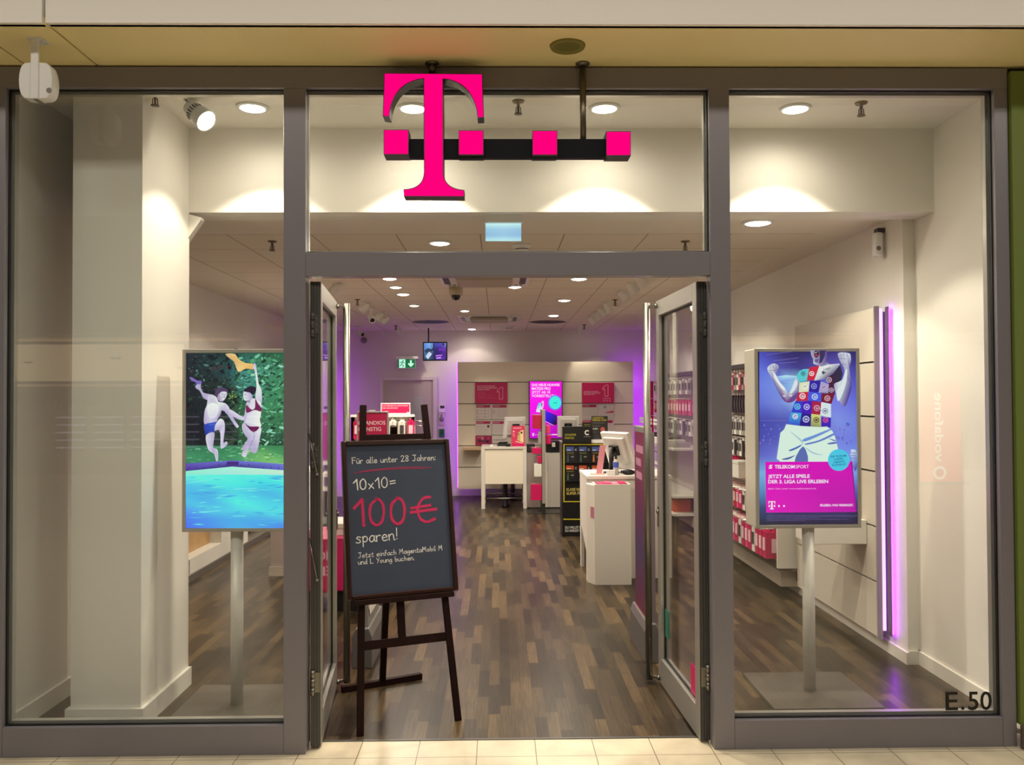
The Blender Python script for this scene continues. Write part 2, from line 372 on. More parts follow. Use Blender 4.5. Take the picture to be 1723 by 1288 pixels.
# ================================================================== SHOPFRONT FRAME, WINDOWS
zt, zp, zr, zd, zb = fz(113), fz(148.5), fz(424), fz(464), fz(1217)
xa, xb, xc, xd, xe, xf, xg = fx(-26), fx(6.5), fx(477), fx(514), fx(1197), fx(1231.5), fx(1680)
xh = fx(1703)
struct('trim_head', B(xa, xh, YF, YB, zp, zt), M_FRAME, 'grey aluminium head rail of the shopfront', .003)
struct('trim_jamb_left', B(xa, xb, YF, YB, 0, zp), M_FRAME, 'grey jamb at the left end of the shopfront', .003)
struct('trim_jamb_right', B(xg, xh, YF, YB, 0, zp), M_FRAME, 'grey jamb at the right end of the shopfront', .003)
struct('trim_mullion_left', B(xc, xd, YF, YB, 0, zp), M_FRAME, 'grey mullion left of the entrance', .003)
struct('trim_mullion_right', B(xe, xf, YF, YB, 0, zp), M_FRAME, 'grey mullion right of the entrance', .003)
struct('trim_transom', B(xd, xe, YF, YB, zd, zr), M_FRAME, 'grey transom rail above the entrance', .003)
struct('trim_sill_left', B(xb, xc, YF, YB, 0, zb), M_FRAME, 'grey bottom rail under the left window', .003)
struct('trim_sill_right', B(xf, xg, YF, YB, 0, zb), M_FRAME, 'grey bottom rail under the right window', .003)
def window(name, x0, x1, z0, z1, label):
    w = struct(name, B(x0+.004, x1-.004, YG, YG+.01, z0+.004, z1-.004), GLASS, label)
    bm = BM(); g = .006
    for a in ((x0,x0+g,z0,z1),(x1-g,x1,z0,z1),(x0+g,x1-g,z0,z0+g),(x0+g,x1-g,z1-g,z1)): box(bm, a[0], a[1], YG-.018, YG-.002, a[2], a[3])
    obj('gasket', bm, M_RUB, w)
    bm = BM(); g = .014
    for a in ((x0,x0+g,z0,z1),(x1-g,x1,z0,z1),(x0+g,x1-g,z0,z0+g),(x0+g,x1-g,z1-g,z1)): box(bm, a[0], a[1], YG+.012, YB+.004, a[2], a[3])
    obj('glazing_bead', bm, M_ALU, w)
    return w
w1 = window('window_1', xb, xc, zb, zp, 'tall left shopfront pane beside the entrance')
w2 = window('window_2', xf, xg, zb, zp, 'tall right shopfront pane beside the entrance')
w3 = window('window_3', fx(510), xe, zr, zp, 'wide transom pane above the entrance')
p = Pic(plane_y(YG-.003)); p.text('E', 1591, 1195.5, 1612, 1195.2, (14,12,12), .012, 32); p.rect(1617.5, 1190, 1622.5, 1195, (14,12,12))
p.text('50', 1629, 1195, 1669, 1194.5, (14,12,12), .012, 32); e = p.done('lettering', w2, PIC_P); e['label'] = 'black E.50 lettering on the glass'

# ================================================================== ENTRANCE DOOR LEAVES
def door_leaf(name, hx, hy, fxx, fy, side, label):
    """hinge corner (hx,hy) to far corner (fxx,fy) of the face that looks into the doorway; side=+1 thickness towards +x"""
    u = Vector((fxx-hx, fy-hy, 0)); L = u.length; u.normalize(); n = Vector((-u.y, u.x, 0)); n = n if n.x*side > 0 else -n
    o = Vector((hx, hy, 0)); T = .054; H = 2.27; zb_ = .012
    def bx(bm, a0, a1, t0, t1, z0, z1):
        pts = [o+u*a+n*t+Vector((0,0,z)) for z in (z0, z1) for a, t in ((a0,t0),(a1,t0),(a1,t1),(a0,t1))]
        return hexa(bm, pts)
    root = struct(name, bx(BM(), .075, L-.065, T*.45, T*.55, .16, H-.09), GLASS, label)
    bm = BM(); bx(bm, 0, .075, 0, T, zb_, H); bx(bm, L-.065, L, 0, T, zb_, H); obj('stile', bm, M_ALU, root, .002)
    bm = BM(); bx(bm, .075, L-.065, 0, T, zb_, .16); bx(bm, .075, L-.065, 0, T, H-.09, H); obj('rail', bm, M_ALU, root, .002)
    bm = BM()
    for a in ((.075,.083,.16,H-.09),(L-.073,L-.065,.16,H-.09),(.083,L-.073,.16,.168),(.083,L-.073,H-.098,H-.09)): bx(bm, a[0], a[1], T*.36, T*.64, a[2], a[3])
    obj('gasket', bm, M_RUB, root)
    bm = BM(); bx(bm, -.006, 0, .004, T-.004, zb_, H)
    for k in (.012, .026, .04): bx(bm, -.012, -.006, k-.003, k+.003, zb_, H)
    obj('edge_profile', bm, M_DALU, root)
    bm = BM(); c = o+u*(L+.012)-n*.055
    cyl(bm, c+Vector((0,0,.02)), c+Vector((0,0,2.262)), .0205, n=20); obj('pull_bar', bm, M_STEEL, root)
    for z in (.04, 2.24):
        bm = BM(); q = o+u*(L-.03); beam(bm, q+n*.0+Vector((0,0,z)), c+Vector((0,0,z)), .022, .012); cyl(bm, q-n*.016+Vector((0,0,z)), q+Vector((0,0,z)), .014, n=14)
        obj('bar_bracket', bm, M_STEEL, root)
    bm = BM(); cyl(bm, o+u*(L-.03)+Vector((0,0,1.02)), o+u*(L-.03)-n*.012+Vector((0,0,1.02)), .014, n=16); bx(bm, L-.042, L-.018, -.006, 0, .93, 1.05); obj('lock_cylinder', bm, M_STEEL, root)
    for z in (.32, 1.42, 2.06):
        bm = BM(); q = o - u*.012 + n*(T*.75)
        for k in range(3): cyl(bm, q+Vector((0,0,z-.06+k*.042)), q+Vector((0,0,z-.022+k*.042)), .011, n=14)
        bx(bm, -.014, -.012, .006, T*.7, z-.045, z+.05)
        h = obj('hinge', bm, M_DALU if z > 1 else M_STEEL, root)
        bm = BM()
        for k in (-.03, 0, .03): c2 = o-u*.0165+n*.022+Vector((0,0,z+k)); cyl(bm, c2, c2+u*.004, .005, n=10)
        obj('screw', bm, M_STEEL, h)
    return root, o, u, n, L
d1, o1, u1, n1, L1 = door_leaf('door_1', -.866, 4.15, -.955, 5.02, -1, 'left glazed entrance door leaf standing open')
d2, o2, u2, n2, L2 = door_leaf('door_2', .982, 4.17, .945, 5.04, 1, 'right glazed entrance door leaf standing open')
bm = BM()
for y0_, y1_ in ((730,798),(905,976)):
    a, b = PY(519.5, y0_, 4.128), PY(533.5, y1_, 4.118); cyl(bm, a, b, .0035, n=10); cyl(bm, b, PY(533.5, y1_+4, 4.14), .006, n=10)
obj('catch_rod', bm, M_STEEL, d1)
bm = BM(); q = o2+u2*.14-n2*.0+n2*.022
pts = [q+u2*a+Vector((0,0,z)) for a, z in ((0,.17),(.09,.17),(.09,.32),(0,.32))]; prism(bm, pts, -n2*.002); s = obj('sticker', bm, M_MAG, d2); s['label'] = 'small magenta sticker at the foot of the glass'
bm = BM(); q = o2+u2*(L2-.17)+n2*.022
pts = [q+u2*a+Vector((0,0,z)) for a, z in ((0,.3),(.08,.3),(.08,.46),(0,.46))]; prism(bm, pts, -n2*.002); s = obj('sticker', bm, mat('green_print', (40,110,90), .5), d2); s['label'] = 'small green sticker low on the glass'
struct('trim_threshold', B(xd, xe, YT-.012, YT+.004, 0, .004), M_DALU)

# ================================================================== HANGING SIGN
YS = 3.985
sg = thing('shop_sign', 'glowing magenta T logo sign with four squares hanging above the entrance', 'sign', PY(850, 235, YS+.04))
zz = lambda X, Y: PY(630+X*.20182, 90+Y*.20182, YS)
def arc(p0, c, p1, n=10):
    return [((1-t)**2*p0[0]+2*(1-t)*t*c[0]+t*t*p1[0], (1-t)**2*p0[1]+2*(1-t)*t*c[1]+t*t*p1[1]) for t in [i/n for i in range(n+1)]]
OUT = [(80,163),(901,170),(907,350),(914,534),(859,536)] + arc((852,480),(800,235),(572,213)) + [(575,600)] + arc((577,985),(578,1128),(750,1138)) + [(748,1195),(245,1193),(242,1132)] + arc((242,1132),(412,1128),(413,985))[1:] + [(411,600)] + arc((410,211),(180,240),(132,470)) + [(125,531),(69,522),(75,350)]
cl = []
for q in OUT:
    if not cl or (abs(q[0]-cl[-1][0])+abs(q[1]-cl[-1][1])) > 2: cl.append(q)
OUT = cl
M_SIGN = glow('magenta_sign_light', (255,0,124), 1.0); M_RIM = mat('sign_rim', (120,0,62), .5); M_CASE = mat('sign_case', (52,46,38), .45, .3)
def lit_case(name, pts, depth, parent):
    bm = BM(); tri = prism(bm, pts, (0, depth, 0), 1)
    bm.faces.ensure_lookup_table()
    tri_clean(bm); tri.material_index = 2
    bmesh.ops.inset_region(bm, faces=[tri], thickness=.0042); tri.material_index = 0
    return obj(name, bm, [M_SIGN, M_CASE, M_RIM], parent, recalc=False)
lit_case('letter', [zz(*q) for q in OUT], .085, sg)
for x0, y0, x1, y1 in ((645.5,218.2,687.6,260.2),(771.6,219.4,813.6,260.7),(895.8,219.8,937.9,261),(1019.9,221,1061.6,262)):
    lit_case('square', [PY(a, b, YS-.012) for a, b in ((x0,y0),(x1,y0),(x1,y1),(x0,y1))], .1, sg)
c0 = PY(690, 235.5, YS+.035); c1 = PY(1021, 267, YS+.035)
obj('crossbar', B(c0.x, c1.x, YS+.02, YS+.06, c1.z, c0.z), mat('navy_bar', (8,8,18), .6, spec=.2), sg)
for px, top, bot in ((727, 104, 124), (980.5, 105, 266)):
    a = PY(px, 105, YS+.065); zlo = PY(px, bot, YS+.065).z
    bm = BM(); cyl(bm, (a.x, a.y, ZS), (a.x, a.y, zlo), .0155, n=20); ps = obj('hanger_post', bm, mat('bronze_post', (112,104,88), .3, .8), sg)
    bm = BM(); lathe(bm, (a.x, a.y, ZS), [(0,0),(.034,0),(.034,-.006),(.018,-.016),(0,-.016)], 24); obj('ceiling_flange', bm, mat('bronze_post'), ps)
# soffit items
c = PZ(955, 77, ZS); bm = BM(); lathe(bm, (c.x, c.y, ZS), [(0,-.004),(.06,-.004),(.068,-.012),(.078,-.010),(.082,0),(0,0)], 36)
sp = tag(obj('ceiling_speaker', bm, mat('olive_cap', (128,122,52), .6), loc=(c.x, c.y, ZS)), 'round olive cover plate set in the cream soffit right of the sign', 'speaker')
bm = BM(); lathe(bm, (c.x, c.y, ZS-.0042), [(.0,-.0002),(.056,-.0002)], 36); obj('grille', bm, mat('olive_grille', (112,108,44), .8, bump=.6, scale=900), sp, recalc=False)
# twin lobe device on its bracket
c = PZ(62, 66, ZS); y = c.y; s = 1423/y
dv = thing('hanging_loudspeaker', 'white two-lobed loudspeaker hanging on a bracket from the soffit at far left', 'loudspeaker', (c.x, y, ZS))
bm = BM(); box(bm, c.x-.034, c.x+.034, y-.025, y+.05, ZS-.005, ZS); cyl(bm, (c.x-.026, y, ZS-.009), (c.x-.026, y, ZS-.005), .005, n=10); cyl(bm, (c.x+.026, y+.03, ZS-.009), (c.x+.026, y+.03, ZS-.005), .005, n=10); obj('ceiling_plate', bm, M_WPL, dv)
zbt = PY(62, 168, y).z
bm = BM(); box(bm, c.x-.017, c.x+.017, y-.02, y-.008, zbt, ZS-.005); obj('bracket', bm, M_WPL, dv, .002)
def lobe(name, sgn):
    bm = BM(); zc = PY(62, 137, y).z; R = []; n = 10
    for yy in (-.012, .045, .075):
        k = 1.0 if yy < .05 else .82; row = []
        for i in range(n+1):
            a = -math.pi/2 + math.pi*i/n; row.append(bm.verts.new((c.x+sgn*(.012+.062*k*math.cos(a)**.45 if math.cos(a) > 1e-4 else .012), y+yy, zc+.083*k*math.sin(a))))
        R.append(row)
    for A, Bq in zip(R, R[1:]):
        for i in range(n): f = bm.faces.new((A[i], A[i+1], Bq[i+1], Bq[i])); f.smooth = True
    for row in (R[0], R[-1]): bm.faces.new(row)
    for i in (0, n):
        pass
    obj(name, bm, M_WPL, dv, .004)
lobe('lobe', -1); lobe('lobe', 1)
bm = BM(); zc = PY(62, 137, y).z; box(bm, c.x-.012, c.x+.012, y-.006, y+.07, zc-.083, zc+.083); obj('housing', bm, M_GREY, dv, .003)
bm = BM(); cyl(bm, (c.x+.062, y-.0125, zc-.045), (c.x+.062, y-.0145, zc-.045), .012, n=16); obj('port', bm, M_GREY, dv)
# ================================================================== CEILING LAMPS
LENS = glow('lamp_lens', (255,246,226), 24.0)
def downlight(label, loc, r, energy, angle, group, wide=.3):
    t = thing('downlight', label, 'ceiling light', loc, group); x, y, z = loc
    bm = BM(); lathe(bm, loc, [(r*.80,-.004),(r*.84,-.012),(r*1.02,-.010),(r*1.08,0),(0,0)], 36); obj('trim_ring', bm, M_WPL, t)
    bm = BM(); lathe(bm, loc, [(0,-.020),(r*.45,-.019),(r*.72,-.013),(r*.82,-.003)], 36); obj('lens', bm, LENS, t)
    lamp('downlight_bulb', 'SPOT', (x, y, z-.03), energy, WARM, t, (x, y, 0), .03, angle, .2)
    lamp('downlight_glow', 'SPOT', (x, y, z-.03), energy*wide, WARM, t, (x, y, 0), .05, 176, 1.0)
    return t
ZB = ZH
bays = [PZ(425, 180, ZB), PZ(695, 181, ZB), PZ(1017, 181, ZB), PZ(1338, 182, ZB)]
for i, c in enumerate(bays):
    downlight('round recessed downlight in the bay ceiling, %s from the left' % ORD[i], (c.x, c.y, ZB), .083, P_BAY*(.75 if i == 0 else 1), 97, 'bay downlights')
IN = [(1275,374,'large round downlight in the plain ceiling border at upper right',.10),(740,408,'round downlight just behind the bulkhead, left of the hanging sign panel',.085),
 (655.6,468,'downlight at the top edge of the doorway above the easel',.08),(666,482.5,'small paired downlight left of the ceiling camera, nearest row',.07),(678.5,494.5,'bright downlight below the small one left of the dome camera',.08),
 (697,513.6,'small downlight deeper in the ceiling left of the dome camera',.07),(866,482,'downlight right of the dome camera near the doorway head',.08),(782,522.5,'small downlight left of the far cassette unit',.07),
 (974,468.5,'bright downlight at the doorway head, right half',.09),(949.4,504.8,'bright downlight in the right ceiling half, second row back',.085),(931.4,530.5,'bright downlight just before the right round vent',.085),
 (794,553.5,'tiny downlight at the back of the ceiling near the monitor',.08)]
for px, py, lb, r in IN:
    c = PZ(px, py, ZC); downlight(lb, (c.x, c.y, ZC), r, P_IN*(.06 if py > 550 else .3), 120, 'shop downlights', 1.75)
# ceiling lamps the transom rail hides, along the same rows
def track_spot(label, px, py, aim, on=True, group='track spotlights', zc=ZC, k=1.0, e=P_TRACK):
    a = PZ(px, py, zc-.05); t = thing('track_spotlight', label, 'spotlight', (a.x, a.y, zc), group)
    d = (Vector(aim)-a).normalized(); h = Vector((a.x, a.y, zc-.055*k))
    bm = BM(); box(bm, a.x-.03*k, a.x+.03*k, a.y-.06*k, a.y+.06*k, zc-.018*k, zc); cyl(bm, (a.x,a.y,zc-.018*k), (a.x,a.y,zc-.05*k), .012*k, n=12); obj('mount', bm, M_WPL, t)
    bm = BM(); lathe(bm, h-d*.07*k, [(0,0),(.03*k,0),(.045*k,.02*k),(.055*k,.13*k),(.05*k,.13*k),(.048*k,.12*k),(0,.12*k)], 24, axis=d); obj('head', bm, M_WPL, t)
    bm = BM(); lathe(bm, h-d*.07*k, [(0,.128*k),(.048*k,.126*k)], 24, axis=d); obj('lens', bm, LENS if on else M_GREY, t)
    if on: lamp('track_bulb', 'SPOT', h+d*.075*k, e, WARM, t, aim, .03, 75, .5)
    return t
for i, (px, py) in enumerate([(1081,472),(1064.5,484),(1049.3,497),(1024.3,516.5),(1014,524.5),(1004.5,532),(997,538.5)]):
    c = PZ(px, py, ZC-.05); track_spot('white track spotlight aimed at the right wall, %s from the door' % ORD[i], px, py, (2.5, c.y+.1, 1.3), i != 6)
for px, py, on, lb in ((565.5,485,True,'white track spotlight aimed at the left wall nearest the door'),(612.8,517,True,'white track spotlight aimed left just above the bullet camera'),(638.5,531.5,False,'unlit track spotlight right of the upper bullet camera'),(648.5,538,False,'unlit track spotlight deepest in the left row')):
    c = PZ(px, py, ZC-.05); track_spot(lb, px, py, (-3.0, c.y+.2, 1.2), on)
for px, py, aimx, lb in ((672,556.5,-.5,'lit track spotlight near the back wall left of the monitor'),(977,555.5,1.6,'lit track spotlight near the back wall aimed at the slatted panel'),):
    track_spot(lb, px, py, (aimx+.3, YW, 1.2), True, e=18)
# big spotlight in the left window bay
a = PY(330, 190, 4.62)
t = thing('bay_spotlight', 'large white spotlight with lit face in the upper left window', 'spotlight', (a.x, a.y, ZH))
q = PY(316, 163, 4.62); bm = BM(); box(bm, q.x-.07, q.x+.07, 4.59, 4.66, q.z-.018, q.z+.03); box(bm, q.x-.018, q.x+.03, 4.6, 4.65, q.z+.03, ZH); obj('mount', bm, mat('pale_grey_metal', (168,164,152), .4, .2), t, .003)
h = PY(347, 204, 4.55); d = Vector((.72, -.30, -.60)).normalized()
bm = BM(); beam(bm, (q.x+.02, 4.62, q.z-.01), h-d*.06, .05, .02); obj('arm', bm, M_WPL, t, .003)
bm = BM(); lathe(bm, h-d*.15, [(0,0),(.035,0),(.042,.03),(.05,.08),(.056,.085),(.062,.15),(.056,.152),(.054,.14),(0,.14)], 32, axis=d); hd = obj('head', bm, M_WPL, t)
bm = BM(); s_ = d.orthogonal().normalized(); t_ = d.cross(s_)
for i in range(18):
    an = 2*math.pi*i/18; r_ = s_*math.cos(an)+t_*math.sin(an); c = h-d*.083+r_*.0495; beam(bm, c-d*.018, c+d*.018, .006, .003, r_)
obj('cooling_slot', bm, M_DGREY, hd)
bm = BM(); lathe(bm, h-d*.15, [(0,.1495),(.054,.1485)], 32, axis=d); obj('lens', bm, LENS, t)
lamp('bay_spot_bulb', 'SPOT', h+d*.03, 30, WARM, t, h+Vector((.8, -.5, -1.2)), .03, 110, .5)
# unseen luminaires added above the walkway to light the shopfront
def added_mall_light(label, x, y):
    t = thing('added_luminaire', label, 'ceiling light', (x, y, 4.9), 'added mall luminaires')
    obj('frame', B(x-1.6, x+1.6, y-.35, y+.35, 4.86, 4.93), M_WPL, t)
    obj('diffuser', B(x-1.55, x+1.55, y-.3, y+.3, 4.852, 4.86), glow('diffuser_light', (255,240,214), 1.6), t)
    lamp('added_mall_lamp', 'AREA', (x, y, 4.84), P_MALL, (1.0, .93, .82), t, (x, y+1e-3, 0), sx=3.1, sy=.6)
for i, x in enumerate((-3.6, 0.2, 4.0)): added_mall_light('unseen long luminaire added over the walkway, %s from the left' % ORD[i], x, .4)

# ================================================================== SCREEN TOTEMS IN THE WINDOW BAYS
def totem(name, label, cx, yf, depth, x0, x1, z0, z1, base, pole_y, bez):
    t = thing(name, label, 'advertising screen', (cx, pole_y, 0))
    bx0, bx1, by0, by1 = base
    obj('base_plate', B(bx0, bx1, by0, by1, 0, .022), mat('grey_base_plate', (88,82,74), .4, .2), t, .002)
    bm = BM(); cyl(bm, (cx, pole_y, .022), (cx, pole_y, z0+.02), .034, n=32); obj('pole', bm, M_WLAQ, t)
    hs = obj('housing', B(x0, x1, yf+.004, yf+depth, z0, z1), mat('totem_white', (214,208,192), .4), t, .006)
    bm = BM()
    for a in ((x0,x0+bez,z0,z1),(x1-bez,x1,z0,z1),(x0+bez,x1-bez,z0,z0+bez),(x0+bez,x1-bez,z1-bez,z1)): box(bm, a[0], a[1], yf-.006, yf+.006, a[2], a[3])
    obj('bezel', bm, mat('satin_bezel', (182,176,166), .4, .3), t, .002)
    obj('panel', B(x0+bez, x1-bez, yf-.001, yf+.003, z0+bez, z1-bez), M_BLACK, t)
    return t
# right totem
yf = 4.79; x0, x1 = PY(1270.5, 730, yf).x, PY(1447, 730, yf).x; z1, z0 = PY(1360, 586.5, yf).z, PY(1360, 889, yf).z
tr = totem('screen_totem', 'upright advertising screen showing a shouting footballer behind the right window', 1.777, yf, .2, x0, x1, z0, z1, (1.475, 2.072, 4.545, 5.14), 4.85, .019)
p = Pic(plane_y(yf-.0015)); a3 = lambda L: [(1270+x*.12422, 580+y*.12422) for x, y in L]; a4 = lambda L: [(1270+x*.13975, 720+y*.13975) for x, y in L]
X0, X1, Y0, Y1 = 1277.5, 1443, 590, 885
p.grid(X0, Y0, X1, Y1, [[(72,74,190),(48,42,110),(40,34,92),(46,36,100),(60,48,128),(40,36,90)],
 [(96,112,230),(84,84,180),(66,60,140),(80,76,170),(100,90,190),(60,60,150)],[(110,130,235),(120,150,230),(160,210,240),(90,100,210),(110,110,220),(80,86,200)],
 [(100,116,220),(120,140,225),(150,190,235),(120,130,230),(124,130,235),(100,110,220)],[(66,70,170),(76,84,180),(84,90,190),(110,120,220),(130,150,235),(110,130,228)],
 [(70,76,176),(84,90,190),(90,96,196),(100,110,210),(120,136,230),(110,126,230)],[(96,104,205),(110,120,215),(120,130,220),(120,140,230),(130,150,240),(120,146,240)],
 [(120,180,226),(130,176,226),(130,170,226),(130,170,226),(140,176,236),(120,160,230)],[(90,140,196),(100,140,200),(100,140,200),(100,140,200),(110,150,220),(70,90,170)],
 [(50,70,120),(60,50,110),(60,50,110),(60,50,110),(60,50,110),(30,30,80)],[(20,20,44),(22,20,46),(22,20,46),(22,20,46),(22,20,46),(18,18,40)]])
p.poly(a3([(300,430),(420,415),(560,425),(600,470),(480,520),(330,500)]), [(150,190,240),(190,240,246),(170,220,244),(140,180,236),(150,200,240),(130,160,235)])
for q in ([(150,140),(540,92)],[(250,222),(600,180)],[(330,255),(570,236)],[(80,1032),(440,1030)],[(1020,1010),(1380,1000)]): p.line(a3(q), .45, (150,140,220))
rr = random.Random(3)
for i in range(130):
    u, v = rr.uniform(X0+1, X1-1), rr.uniform(713, 748); c = rr.choice([(120,124,224),(112,110,212),(140,144,230),(84,84,186),(140,112,206),(96,96,196)])
    p.ell(u, v, rr.uniform(.6,1.8), rr.uniform(.8,2.8), c, 7, i % 3 == 0)
sk = (172,170,196); skd = (92,78,150); skl = (222,226,236)
p.spoly(a3([(165,330),(200,280),(260,258),(320,290),(315,360),(275,400),(330,500),(410,600),(450,660),(500,590),(540,480),(600,440),(600,640),(550,745),(480,788),(400,770),(330,670),(260,530),(205,420)]), [skl,skl,skl,sk,skd,sk,skl,skl,sk,skl,skl,sk,skd,skd,(120,60,130),(120,60,140),skd,(110,90,160),sk])
p.spoly(a3([(235,400),(275,400),(330,500),(410,600),(370,610),(290,500)]), (236,240,240)); p.spoly(a3([(500,590),(555,480),(575,540),(520,640),(470,670)]), (226,232,238))
for q in ([(200,285),(215,330)],[(235,270),(250,320)],[(280,270),(290,310)],[(190,350),(300,350)],[(230,395),(260,430)]): p.line(a3(q), .7, (110,96,150))
p.poly(a3([(365,695),(420,690),(400,712)]), (230,225,240)); p.poly(a3([(455,690),(510,680),(490,708)]), (230,225,240))
# torso and shirt patches
P5 = [([(560,430),(600,360),(650,335),(738,330),(700,490),(600,525)], (92,205,212)),([(735,312),(870,288),(812,482),(700,487)], (214,34,66)),([(870,290),(990,272),(1140,260),(1150,280),(1065,390),(960,465),(800,490)], [(232,238,236),(240,244,240),(225,232,238),(150,150,176),(120,110,140),(96,90,130),(214,222,226)]),
 ([(1060,390),(1150,275),(1186,400),(1165,500),(1062,540)], (44,40,72)),([(600,520),(740,500),(725,640),(590,652)], (226,228,190)),([(740,492),(890,490),(862,652),(725,640)], (44,30,165)),([(890,500),(1000,540),(992,662),(860,652)], (170,166,206)),
 ([(960,462),(1062,388),(1066,545),(1082,662),(990,664),(1000,540)], (70,22,60)),([(590,650),(725,640),(712,768),(550,768)], (206,30,66)),([(725,640),(902,656),(892,772),(710,768)], (66,92,226)),([(900,660),(1082,660),(1032,806),(892,776)], (120,18,52)),
 ([(545,768),(640,770),(630,932),(488,922)], (52,60,206)),([(640,770),(772,766),(760,942),(630,932)], (70,20,190)),([(770,766),(897,776),(882,952),(760,942)], (172,24,70)),([(895,780),(1027,806),(1027,992),(880,960)], (220,234,236)),
 ([(490,920),(632,930),(600,1102),(438,1072)], [(62,178,226),(62,178,226),(50,70,206),(60,90,216)]),([(630,930),(762,942),(752,1122),(600,1102)], (38,22,140)),([(760,940),(887,955),(896,1122),(750,1122)], [(220,222,120),(220,222,120),(150,160,110),(128,132,96)]),([(895,985),(1027,990),(1022,1122),(895,1122)], (58,34,184))]
for q, c in P5: p.poly(a3(q), c)
for u, v, r, c in ((650,395,34,(60,120,140)),(765,395,34,(250,240,240)),(1000,480,38,(210,190,206)),(675,572,40,(240,240,228)),(795,565,40,(150,160,225)),(930,582,40,(200,160,200)),(1030,620,34,(214,190,206)),(640,700,42,(246,232,236)),(805,708,42,(206,224,246)),(975,730,40,(226,180,190)),(570,842,42,(110,216,240)),(695,845,42,(200,200,240)),(832,862,42,(230,170,190)),(945,902,40,(140,150,180)),(540,975,38,(250,230,236)),(686,1012,46,(200,206,240)),(825,1022,40,(90,60,60)),(950,1022,38,(240,90,140))):
    (cu, cv), = a3([(u, v)]); R = r*.12422; p.ring(cu, cv, R, R*.28, c, 14); p.ell(cu, cv, R*.5, R*.42, c, 10); p.line([(cu-R*.5, cv+R*.1), (cu+R*.4, cv-R*.3)], .9, (70,50,120))
p.poly(a3([(895,375),(930,345),(920,372),(960,372),(915,408)]), (50,56,70)); p.text('Liqui', *a3([(930,352)])[0], *a3([(1015,330)])[0], (60,64,84), .01, 4.2)
for q in ([(600,505),(750,488),(900,500)],[(560,770),(720,760),(900,782)],[(880,655),(1060,640)],[(700,920),(780,880),(900,900)]): p.line(a3(q), .5, (60,40,120))
# head and right arm
p.poly(a3([(745,82),(965,82),(972,150),(962,230),(1005,270),(890,300),(860,290),(785,262),(780,200),(755,150)]), [sk,skd,skd,skd,sk,(150,140,180),(130,100,150),skl,sk,sk])
p.poly(a3([(860,82),(945,82),(940,150),(900,240),(860,262),(870,180)]), (62,46,92)); p.spoly(a3([(792,112),(820,84),(850,92),(858,140),(832,180),(802,170)]), (40,12,44)); p.poly(a3([(800,140),(830,125),(845,140),(832,168),(805,165)]), (170,60,90)); p.line(a3([(800,120),(838,100)]), .9, (240,236,240))
p.poly(a3([(800,205),(860,190),(850,240),(810,245)]), (110,90,150))
p.spoly(a3([(1112,130),(1160,108),(1225,112),(1280,130),(1292,220),(1272,330),(1300,560),(1260,720),(1210,838),(1150,792),(1090,655),(1064,540),(1130,505),(1176,470),(1205,370),(1182,290),(1142,225)]), [sk,skl,skl,skl,sk,skd,(70,60,150),(60,50,140),skd,sk,skl,sk,skl,skl,sk,sk,sk])
p.spoly(a3([(1185,470),(1215,350),(1240,340),(1235,470),(1190,640),(1120,770),(1095,640),(1150,560)]), (226,236,238))
for q in ([(1150,125),(1165,170)],[(1190,115),(1200,165)],[(1235,120),(1240,170)],[(1130,190),(1230,195)],[(1180,260),(1230,275)]): p.line(a3(q), .7, (110,96,160))
p.poly(a4([(300,60),(345,20),(370,-42),(560,-20),(770,-8),(860,-14),(925,40),(955,110),(992,250),(962,300),(872,408),(630,408),(572,222),(480,408),(300,408),(255,372)]), (222,244,228))
for q, c in (([(400,270),(470,240),(560,200),(520,240),(430,280)],(80,110,190)),([(320,375),(400,355),(480,330),(400,380),(330,385)],(84,100,170)),([(570,140),(700,90),(880,20),(920,20),(760,100),(600,165)],(110,150,220)),([(600,190),(760,150),(930,70),(940,90),(780,165),(620,205)],(100,130,205)),([(870,185),(960,170),(970,190),(880,200)],(90,110,180)),([(470,405),(572,222),(632,405)],(92,110,180)),([(410,40),(560,150),(570,200),(540,160)],(170,200,214)),([(590,230),(700,300),(820,330),(690,310)],(150,180,214)),([(880,130),(960,150),(950,165)],(110,130,200))): p.spoly(a4(q), c)
p.poly(a4([(1140,330),(1150,260),(1200,262),(1225,330),(1222,470),(1200,525),(1170,470),(1165,400)]), [(200,220,236),(226,236,240),(190,210,236),(140,160,220),(70,80,180),(60,60,150),(90,110,200),(150,170,226)])
for k in (300,330,360): p.line(a4([(1145,k),(1215,k+8)]), .8, (90,90,160))
p.poly(a4([(118,410),(1160,406),(1215,1012),(130,1020)]), [(228,0,190),(218,0,186),(190,0,170),(232,0,190)])
p.poly(a4([(1150,406),(1162,406),(1218,1012),(1200,1012)]), (150,0,150))
(cu, cv), = a4([(1000,388)]); p.ell(cu, cv, 18.2, 18.2, (72,204,234), 40)
tx = lambda s, a, b, c, d, col, bold, h: p.text(s, *a4([(a,b)])[0], *a4([(c,d)])[0], col, bold, h*.13975)
for i, (s, a, b) in enumerate((('FÜR TELEKOM',900,1088),('KUNDEN',945,1050),('12 MONATE',935,1070),('KOSTENLOS!',920,1085))): tx(s, a, 360+i*34, b, 346+i*34, (20,70,130), .01, 24)
wt = (250,236,250)
p.poly(a4([(165,492),(150,480),(185,480),(160,462),(172,447),(208,447),(196,460),(178,462),(204,478),(190,492)]), wt)
tx('TELEKOM', 230, 488, 470, 488, wt, .03, 42); tx('SPORT', 482, 488, 640, 487, wt, 0, 42); tx('JETZT ALLE SPIELE', 152, 605, 650, 600, wt, .025, 42); tx('DER 3. LIGA LIVE ERLEBEN', 152, 668, 872, 664, wt, .025, 42)
